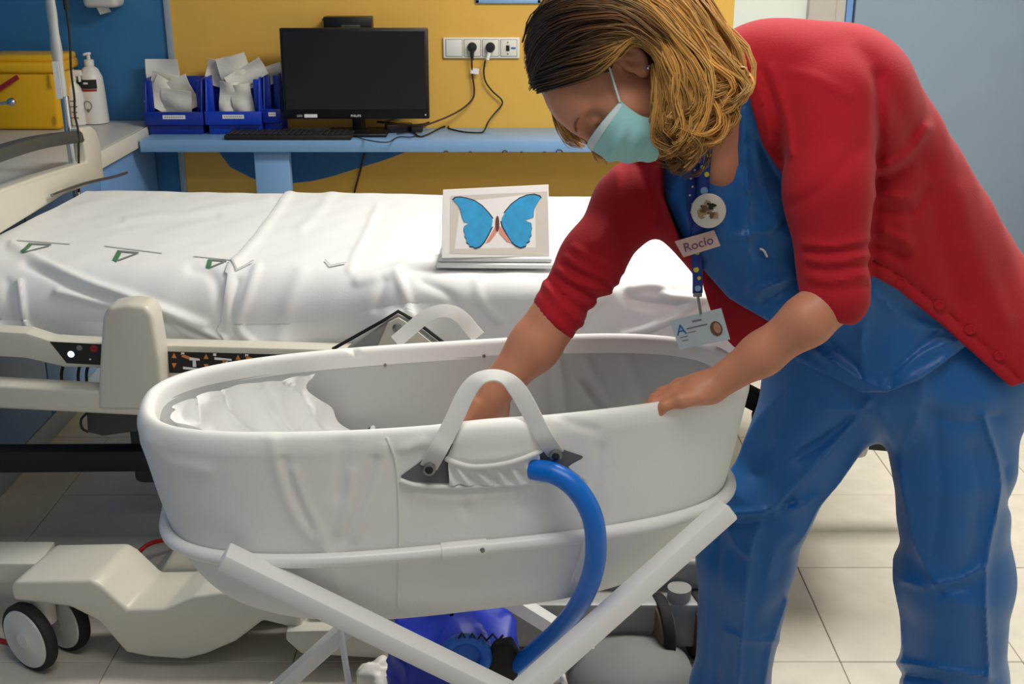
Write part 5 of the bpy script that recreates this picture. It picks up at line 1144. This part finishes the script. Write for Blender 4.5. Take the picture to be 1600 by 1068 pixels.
def v_cardigan(p):
    px = proj(p); s = 1.85 / FPX
    cz = np.clip(creases(px, cd_lines), -0.014, 0.012).astype(f32)
    nz_ = (0.0030 * vnoise(p, 3.0, 71) + 0.0012 * vnoise(p, 8, 72)).astype(f32)
    t = smin(v_torso(p), v_pelvis(p) - 0.010, 0.06) - 0.020
    t = t - cz - nz_
    shell = np.maximum(t, -(t + cz + nz_ + 0.018))
    front = p[:, 1] < AX(px) + 0.05
    op = (-poly2(px, opening) * s).astype(f32)
    shell = np.where(front, smax(shell, op, 0.006), shell)
    al = v_arm_l(p) - cz - nz_ * 0.6; ar = v_arm_r(p) - cz - nz_ * 0.6
    al = smax(al, (-poly2(px, [(1200, 440), (1244, 474), (1266, 492), (1302, 504), (1346, 510), (1368, 490), (1400, 700), (1150, 700)]) * s).astype(f32), 0.004)
    ar = smax(ar, (-poly2(px, [(790, 440), (831, 470), (846, 492), (868, 514), (892, 533), (940, 600), (800, 720), (700, 500)]) * s).astype(f32), 0.004)
    d = smin(shell, al, 0.022); d = smin(d, ar, 0.02)
    d = smax(d, (poly2(px, hemline) * s).astype(f32), 0.004)
    # neck hole
    d = smax(d, -cone(p, at(1085, 130, 1.74), at(1122, 215, 1.80), 0.056, 0.050), 0.01)
    fl__ = np.maximum((poly2(px, flap) * s).astype(f32), np.abs(p[:, 1] - (1.86 + (px[:, 0] - 1150) * 0.0004).astype(f32)) - 0.012) - 0.003
    return np.minimum(d, fl__)
card, CV = sdf_part('cardigan', v_cardigan, (0.0, 1.50, 0.62), (1.14, 2.26, 1.46), 0.005, 'cardigan_red', per, 1, slack=0.025)
for x, y in ((1408, 441), (1467, 475), (1516, 514), (1562, 556)):
    pass
def front_depth(V, VP, x, y, r=7):
    k = np.where((np.abs(VP[:, 0] - x) < r) & (np.abs(VP[:, 1] - y) < r))[0]
    return V[k, 1].min() if len(k) else None
def nearest_front(Vs, x, y, r=7):
    ys = [front_depth(V, VP, x, y, r) for V, VP in Vs]; ys = [v for v in ys if v is not None]; return min(ys) if ys else 1.75
CVP = proj(CV); PVP = proj(PV); BVP = proj(BV)
for x, y in ((1407, 441), (1467, 476), (1515, 515), (1561, 556)):
    Y = nearest_front([(CV, CVP)], x, y); c = at(x, y, Y - 0.001); ax_ = np.array([-0.15, -0.9, 0.3])
    m = MB(); m.lathe([(0.0082, -0.002), (0.0085, 0.001), (0.0065, 0.0022), (0.005, 0.0012), (0.002, 0.0012)], c, ax_, 16); obj('button', m, 'cardigan_red', per)
# ---- shoes
for L, dx in ((RLEG, -0.05), (LLEG, -0.02)):
    a = at(*L[4][:3]); a = np.array([a[0], a[1], 0.0])
    m = MB(); pts = []
    for s in np.linspace(0, 1, 14):
        w = 0.030 + 0.016 * math.sin(math.pi * min(1, s * 1.05)) ; cx = a + np.array([dx * 2 * (s - 0.25), 0.055 - 0.24 * s, 0]); h = 0.075 - 0.045 * s ** 1.5
        pts.append([cx + np.array([w * math.cos(t) * (0.5 if s in (0, 1) else 1), 0, 0.003 + max(0, h * (0.5 + 0.5 * math.sin(t))) * (0.6 if s in (0, 1) else 1)]) for t in np.linspace(0, 2 * math.pi, 16, endpoint=False)])
    G = np.array(pts).transpose(1, 0, 2); m.grid(G, closed_u=True); m.add(G[:, 0], [tuple(range(16))]); m.add(G[:, -1], [tuple(range(16))]); obj('shoe', m, 'shoe_white', per)
# ---- mask
nw, nv = 41, 24; g = np.zeros((nw, nv, 3))
Mf = catmull([(.1125, .016, 0), (.1235, -.014, 0), (.120, -.034, 0), (.110, -.060, 0), (.098, -.084, 0)], 12)[:, :2]
Ef = catmull([(.0584, -.004, 0), (.063, -.022, 0), (.065, -.040, 0), (.060, -.062, 0)], 12)[:, :2]
ip = lambda C, v: np.array([np.interp(v, np.linspace(0, 1, len(C)), C[:, 0]), np.interp(v, np.linspace(0, 1, len(C)), C[:, 1])])
for i, w in enumerate(np.linspace(-1, 1, nw)):
    for j, v in enumerate(np.linspace(0, 1, nv)):
        a = abs(w); Mv = ip(Mf, v); Ev = ip(Ef, v)
        k = math.cos(a * math.pi / 2) ** 0.75
        fu = Ev + (Mv - Ev) * k; l = 0.0715 * math.sin(a * math.pi / 2) ** 0.9 * (1 - 0.12 * v)
        fu = fu + np.array([0.0022 * math.sin(v * math.pi * 7) * math.sin(math.pi * a) ** 0.5, 0])
        g[i, j] = hl(fu[0], fu[1], l * (1 if w >= 0 else -1))
m = MB(); m.grid(g); m.grid(g - (Fv * 0.002)[None, None], flip=True); mask = obj('face_mask', m, 'mask_blue', per, angle=180)
gs = g[:, :3] + Fv * 0.0009; m = MB(); m.grid(gs); obj('mask_edge', m, 'mask_trim', mask, angle=180, label='white top binding')
m = MB(); m.tube(np.concatenate([catmull([g[-1, 0], hl(.030, .020, .078), hl(.012, .032, .079), hl(-.012, .022, .074)], 6)]), 0.0016, 8); obj('ear_loop', m, 'mask_trim', mask)
m = MB(); m.tube(catmull([g[0, 0], hl(.030, .020, -.078), hl(.012, .032, -.079), hl(-.012, .022, -.074)], 6), 0.0016, 8); obj('ear_loop', m, 'mask_trim', mask)
# lashes, brows, ear stud
for s in (-1, 1):
    m = MB(); m.tube([hl(.1015 - 0.010 * abs(k - 0.35), .0095, s * (.020 + .026 * k)) for k in np.linspace(0, 1, 8)], [0.0010, .0018, .0024, .0027, .0028, .0026, .0020, .0010], 6); obj('eyelash', m, 'lash', per)
    m = MB(); m.tube([hl(.1065 - 0.013 * k ** 1.6, .036 + 0.006 * math.sin(k * 2.5), s * (.012 + .034 * k)) for k in np.linspace(0, 1, 8)], [.0008, .0014, .0017, .0017, .0015, .0013, .001, .0005], 6); obj('eyebrow', m, 'brow', per)
m = MB(); c = hl(.003, -.022, .084); m.lathe([(0.001, -0.001), (0.0034, 0.001), (0.0038, 0.003), (0.002, 0.0055)], c, Lv, 12); obj('ear_stud', m, 'chrome', per)
# ---- hair
YC = HO[1]
def hp_(x, y, l): return at(x, y, YC - l)
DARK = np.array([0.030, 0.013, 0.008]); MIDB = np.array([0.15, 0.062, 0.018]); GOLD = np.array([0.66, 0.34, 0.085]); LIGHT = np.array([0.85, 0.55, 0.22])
HV = []; HF = []; HC = []; hn = 0
def lock(path, r0, wave, freq, c0, c1, tmid, ph, seg=4, n=15):
    global hn
    P_ = catmull(path, 5); s = np.linspace(0, 1, len(P_)); ss = np.linspace(0, 1, n)
    P_ = np.stack([np.interp(ss, s, P_[:, i]) for i in range(3)], 1)
    P_ = P_ + wave * (ss ** 1.3)[:, None] * np.stack([np.sin(freq * ss * 6.28 + ph[0]), 0.7 * np.sin(freq * ss * 6.28 + ph[1]), np.cos(freq * ss * 6.28 + ph[0])], 1)
    rr = r0 * np.clip(np.minimum(0.55 + ss * 3, 1.0) * (1 - ss ** 3 * 0.85), 0.1, 1)
    mb = MB(); mb.tube(P_, rr, seg, cap=False)
    V = mb.verts(); k = 1 / (1 + np.exp(-(ss - tmid) / 0.10)); C = c0 * (1 - k[:, None]) + c1 * k[:, None]
    HV.append(V); HF.extend([tuple(i + hn for i in f) for f in mb.f]); HC.append(np.repeat(C, seg, axis=0)); hn += len(V)
def family(A, B, n, r, wave, freq, c0, c1, tmid, jit=0.006, per_clump=11):
    A = np.array([hp_(*a) for a in A]); B = np.array([hp_(*b) for b in B])
    nc = max(4, int(n * 2.4 / per_clump))
    for c in range(nc):
        sc = (c + rng.random()) / nc; jc = rng.normal(0, jit, 3); ph = rng.uniform(0, 6.28, 3); pc = A * (1 - sc) + B * sc
        jn = rng.normal(0, jit * 0.3, pc.shape); w = wave * (0.4 + 1.0 * rng.random()); fq = freq * (0.8 + 0.5 * rng.random())
        tint = 0.62 + 0.7 * rng.random(); hi = rng.random() ** 4; end = 0.85 + 0.25 * rng.random()
        for i in range(per_clump):
            ds = rng.normal(0, 0.6 / nc); s = np.clip(sc + ds, -0.04, 1.04); tl = np.linspace(0, 1, len(A))[:, None]
            p = (A * (1 - s) + B * s) * (1 - 0.55 * tl ** 1.5) + pc * 0.55 * tl ** 1.5 + jn + jc * (0.25 + tl)
            p = p + rng.normal(0, 0.0022, 3) * (1.1 - 0.4 * tl)
            cut = p.copy(); cut[-1] = p[-2] + (p[-1] - p[-2]) * min(1.0, end + rng.normal(0, .1))
            t2 = tint * (0.85 + 0.3 * rng.random())
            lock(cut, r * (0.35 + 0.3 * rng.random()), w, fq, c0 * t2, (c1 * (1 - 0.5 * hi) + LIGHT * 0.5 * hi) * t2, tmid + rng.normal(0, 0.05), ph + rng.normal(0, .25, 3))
# hairline and front, combed back over the ear
family([(828, 50, .005), (862, 12, .055), (925, -2, .085), (985, 18, .100), (1030, 60, .108), (1056, 120, .110), (1062, 180, .108)],
       [(840, 140, .030), (880, 130, .066), (928, 116, .088), (960, 88, .095), (990, 58, .101), (1026, 66, .106), (1046, 118, .108)], 420, .0024, .004, 1.2, DARK, GOLD, 0.52, .004)
family([(832, 60, -.03), (846, 15, -.01), (900, -30, .02), (985, -45, .05), (1060, -10, .08), (1105, 60, .09), (1122, 130, .09)],
       [(836, 100, .0), (850, 50, .03), (905, 8, .07), (980, 5, .095), (1040, 45, .105), (1075, 110, .11), (1085, 180, .11)], 460, .0024, .006, 1.4, DARK, GOLD, 0.36, .006)
family([(824, 66, -.005), (838, 30, .02), (870, 4, .05), (930, -10, .08), (990, 5, .1), (1040, 50, .108)],
       [(835, 136, .01), (850, 98, .043), (890, 62, .072), (935, 46, .09), (985, 42, .102), (1030, 68, .108)], 420, .0026, .003, 1.0, DARK, MIDB * 1.5, 0.6, .004)
family([(828, 58, -.06), (842, 20, -.05), (885, -15, -.01), (950, -35, .03), (1020, -20, .07)],
       [(833, 128, -.03), (838, 84, .01), (868, 30, .045), (920, 5, .075), (985, 10, .1)], 260, .0026, .003, 1.0, DARK, MIDB * 1.3, 0.6, .004)
# crown to back, golden
family([(900, -45, .0), (985, -60, .03), (1070, -30, .05), (1125, 40, .06), (1150, 95, .07), (1140, 150, .08), (1110, 200, .08)],
       [(930, -20, .07), (1000, 0, .1), (1050, 45, .11), (1085, 100, .115), (1095, 150, .115), (1080, 200, .11), (1056, 238, .10)], 520, .0025, .013, 1.6, MIDB, GOLD, 0.10, .008)
# curls at the back
family([(1060, 20, .09), (1110, 60, .095), (1150, 95, .10), (1160, 120, .105), (1135, 135, .11), (1110, 125, .11)],
       [(1040, 70, .10), (1075, 120, .11), (1105, 160, .115), (1120, 185, .115), (1105, 205, .115), (1080, 200, .11)], 230, .0024, .014, 1.4, GOLD, GOLD, 0.5, .008)
# underneath, darker, towards the neck
family([(1034, 90, .100), (1060, 130, .108), (1085, 170, .110), (1095, 205, .108), (1080, 235, .10), (1050, 245, .10)],
       [(1030, 108, .098), (1026, 150, .104), (1020, 185, .108), (1028, 210, .108), (1045, 230, .104), (1070, 245, .10)], 420, .0023, .012, 1.9, GOLD * 0.75, MIDB * 1.3, 0.55, .006)
family([(1030, 60, .10), (1047, 110, .112), (1056, 160, .116), (1052, 200, .116), (1058, 232, .112)],
       [(1050, 40, .10), (1090, 90, .112), (1104, 150, .118), (1090, 205, .118), (1078, 242, .112)], 240, .0022, .013, 1.9, GOLD, GOLD * 0.8, 0.5, .007)
# strands of the far side hanging past the face
family([(868, 150, -.07), (868, 178, -.075), (876, 200, -.075), (892, 218, -.07), (906, 226, -.065)], [(878, 160, -.06), (882, 180, -.065), (890, 200, -.065), (905, 215, -.06), (918, 222, -.055)], 80, .0017, .003, 1.0, MIDB, GOLD, 0.3, .004)
family([(905, 190, -.05), (912, 205, -.055), (920, 222, -.055), (930, 240, -.05), (938, 252, -.048)], [(918, 200, -.045), (932, 215, -.05), (945, 230, -.05), (955, 242, -.045), (962, 246, -.045)], 60, .0016, .004, 1.3, MIDB, GOLD * 0.9, 0.4, .004)
family([(890, -40, -.03), (960, -65, -.05), (1050, -40, -.07), (1120, 40, -.07), (1130, 130, -.06), (1110, 210, -.04)], [(850, 20, -.06), (900, 0, -.09), (980, 20, -.105), (1050, 90, -.105), (1075, 160, -.10), (1070, 225, -.08)], 300, .003, .006, 1.5, DARK, GOLD, 0.4, .008)
def v_cap(p):
    q = ((p - HO) @ HM.T / HS).astype(f32)
    d = ell(q, (-.006, .054, 0), (.099, .080, .077)) * HS
    d = smin(d, cone(p, hp_(1030, 50, 0.0), hp_(1080, 170, 0.03), .082, .06), .04)
    f = (q[:, 0] - .055 - 0.35 * np.maximum(q[:, 1] - .02, 0)) * HS      # keep the face free
    f2 = np.maximum(f, -(0.0 + 0 * f))
    d = smax(d, np.where(q[:, 1] < .075, f + 0.0, f - 0.06), 0.01)
    # free the ear and cheek
    d = smax(d, -cone(((p - HO) @ HM.T / HS).astype(f32) * np.array([1, 1, 0.25], f32), (.002, -.002, .02), (.07, -.05, .02), .026, .05) * HS, 0.01)
    return d
V, F = sdf_mesh(v_cap, (HO[0] - 0.2, HO[1] - 0.17, HO[2] - 0.22), (HO[0] + 0.24, HO[1] + 0.17, HO[2] + 0.2), 0.006)
V = relax(V, F, 2); vp = proj(V)
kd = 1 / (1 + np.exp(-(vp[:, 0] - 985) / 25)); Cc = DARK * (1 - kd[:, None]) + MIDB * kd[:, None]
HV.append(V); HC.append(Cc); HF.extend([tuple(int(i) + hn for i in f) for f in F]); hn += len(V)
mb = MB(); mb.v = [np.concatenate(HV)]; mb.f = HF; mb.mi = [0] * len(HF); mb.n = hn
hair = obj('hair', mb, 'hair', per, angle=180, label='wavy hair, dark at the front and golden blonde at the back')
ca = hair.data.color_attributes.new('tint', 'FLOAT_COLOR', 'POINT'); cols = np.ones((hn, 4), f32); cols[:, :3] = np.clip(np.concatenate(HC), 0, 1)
if len(hair.data.vertices) == hn: ca.data.foreach_set('color', cols.ravel())
# ---- lanyard, badges, card
SV = [(PV, PVP), (CV, CVP), (BV, BVP)]
def on_chest(x, y, off=0.004): return at(x, y, nearest_front(SV[:1], x, y, 6) - off)
def ribbon(pts, w, material, name, parent, offs=0.004, free_from=None):
    path = []
    for i, (x, y) in enumerate(pts):
        Y = nearest_front([(PV, PVP), (BV, BVP)], x, y, 8) - offs if (free_from is None or i < free_from) else path[-1][1] + 0.0
        path.append(at(x, y, Y))
    P_ = catmull(path, 6); m = MB(); m.tube(P_, 1.0, 8, flat=(w, 0.0016), twist=(0.1, -1, 0.25)); return obj(name, m, material, parent), P_
lan, LP1 = ribbon([(1112, 205), (1104, 240), (1101, 270), (1100, 300), (1096, 330), (1090, 360), (1087, 385), (1088, 405), (1090, 430), (1090, 458)], 0.0165, 'lanyard_blue', 'lanyard', per, 0.006, 7)
lan2, LP2 = ribbon([(1092, 235), (1084, 262), (1080, 290), (1080, 320), (1084, 350), (1087, 385)], 0.0155, 'lanyard_blue', 'lanyard', per, 0.004)
def dots(P_, lan_, seq):
    s = np.concatenate([[0], np.cumsum(np.linalg.norm(np.diff(P_, axis=0), axis=1))]); s /= s[-1]
    for t, dx, r, mt_ in seq:
        c = np.array([np.interp(t, s, P_[:, i]) for i in range(3)]) + np.array([dx, -0.0013, 0.0003]); m = MB(); m.lathe([(r, 0), (r, 0.0005)], c, (0.1, -1, 0.25), 10); obj('lanyard_print', m, mt_, lan_, smooth=False)
dots(LP1, lan, [(0.10, 0, .005, 'lanyard_yellow'), (0.2, .003, .004, 'lanyard_yellow'), (0.27, -.004, .003, 'lanyard_yellow'), (0.31, .003, .004, 'lanyard_yellow'), (0.40, .0, .006, 'laminate_blue'), (0.50, 0, .0065, 'lanyard_yellow'), (0.76, .002, .004, 'lanyard_yellow'), (0.86, -.002, .0045, 'lanyard_yellow'), (0.91, .002, .003, 'lanyard_yellow'), (0.97, 0, .005, 'laminate_blue')])
dots(LP2, lan2, [(t, (-1) ** i * .002, .0016, 'white_print') for i, t in enumerate(np.linspace(0.25, 0.9, 9))])
# round pin badge
bc = on_chest(1107, 329, 0.012); bn_ = np.array([-0.12, -0.93, 0.33]); bn_ /= np.linalg.norm(bn_)
m = MB(); m.lathe([(0.0225, 0), (0.0265, 0.001), (0.0262, 0.003), (0.024, 0.0042), (0.001, 0.0046)], bc - bn_ * 0.002, bn_, 36); pb_ = obj('pin_badge', m, 'badge_white', per, label='round cream pin badge with a brown picture')
bx = np.cross((0, 0, 1), bn_); bx = -bx / np.linalg.norm(bx) if bx[0] > 0 else bx / np.linalg.norm(bx); bx = -bx; by = np.cross(bn_, bx); by = by * np.sign(by[2])
def blob(cx, cy, r, seed, mt_, off):
    rr = np.random.default_rng(seed); a = np.linspace(0, 2 * math.pi, 18, endpoint=False); k = r * (1 + 0.3 * np.sin(3 * a + rr.uniform(0, 6)) + 0.2 * np.sin(5 * a + rr.uniform(0, 6)))
    m = MB(); m.poly([bc + bx * (cx + k[i] * math.cos(a[i])) + by * (cy + 0.8 * k[i] * math.sin(a[i])) + bn_ * off for i in range(18)]); obj('badge_print', m, mt_, pb_, smooth=False)
blob(-.001, -.001, .0150, 1, 'badge_tan', .0030); blob(-.006, .002, .0070, 2, 'badge_brown', .0034); blob(.004, .007, .0060, 3, 'black_print', .0036); blob(.004, -.006, .0060, 4, 'badge_brown', .0036); blob(-.002, -.009, .004, 5, 'badge_white', .0038); blob(.010, .000, .004, 6, 'badge_white', .0038)
def card4(name, corners, Y, thick, material, label):
    c = [at(x, y, Yc) for (x, y), Yc in zip(corners, Y)]
    n = np.cross(c[1] - c[0], c[3] - c[0]); n /= np.linalg.norm(n); n = n if n[1] < 0 else -n
    m = MB(); m.prism(c, -n * thick, 0.0004, 1); o = obj(name, m, material, per, smooth=False, label=label)
    def f(s, t, off=0.0006): return (c[0] * (1 - s) + c[1] * s) * (1 - t) + (c[3] * (1 - s) + c[2] * s) * t + n * off
    return o, f, c, n
Yn = nearest_front(SV[:1], 1092, 380, 10) - 0.012
nbg, nf, nc, nn_ = card4('name_badge', [(1054, 377), (1116, 359), (1126, 384), (1068, 402)], [Yn] * 4, 0.0012, 'badge_pink', 'pale pink handwritten name badge')
tx = text_mb('Rocío', 0.020, nf(0.50, 0.52, 0.0008), nf(1, .5) - nf(0, .5), nf(.5, 0) - nf(.5, 1), 0.0001)
obj('handwriting', tx, 'ink', nbg, smooth=False)
Yi = LP1[-1][1]
m = MB(); m.tube(catmull([LP1[-1], at(1091, 466, Yi - 0.002), at(1093, 478, Yi - 0.003), at(1095, 490, Yi - 0.004)]), 0.0022, 8); m.rbox(at(1090, 460, Yi - 0.001), (0.014, 0.004, 0.007), 0.001); obj('lanyard_clip', m, 'steel', per)
idc, cf, cc4, cn4 = card4('identity_card', [(1046, 501), (1127, 481), (1141, 530), (1062, 546)], [Yi - 0.004, Yi - 0.002, Yi - 0.006, Yi - 0.008], 0.0012, 'card_pale', 'pale blue identity card with a letter mark and portrait')
obj('letter_mark', text_mb('A', 0.024, cf(0.15, 0.38, 0.0008), cf(1, .5) - cf(0, .5), cf(.5, 0) - cf(.5, 1), 0.0001), 'blue_print', idc, smooth=False)
for s0_, s1_, t_, th_ in ((0.26, 0.66, 0.36, .035), (0.40, 0.58, 0.17, .05), (0.24, 0.42, 0.50, .02), (0.08, 0.24, 0.60, .02), (0.10, 0.22, 0.72, .02)):
    m = MB(); m.poly([cf(s0_, t_, .0008), cf(s1_, t_, .0008), cf(s1_, t_ + th_, .0008), cf(s0_, t_ + th_, .0008)]); obj('print_line', m, 'grey_print', idc, smooth=False)
for cx_, cy_, rx_, ry_, mt_, of in ((0.80, 0.58, .115, .24, 'badge_brown', .0007), (0.82, 0.56, .07, .17, 'tan_photo', .001)):
    m = MB(); m.poly([cf(cx_ + rx_ * math.cos(a), cy_ + ry_ * math.sin(a), of) for a in np.linspace(0, 2 * math.pi, 18, endpoint=False)]); obj('portrait_print', m, mt_, idc, smooth=False)
c = on_chest(1193, 394, 0.003); m = MB(); m.tube(catmull([c + np.array([-.006, 0, .006]), c + np.array([0, -.003, .003]), c + np.array([.006, 0, -.007])], 4), .0018, 6); obj('pocket_clip', m, 'white_print', per)
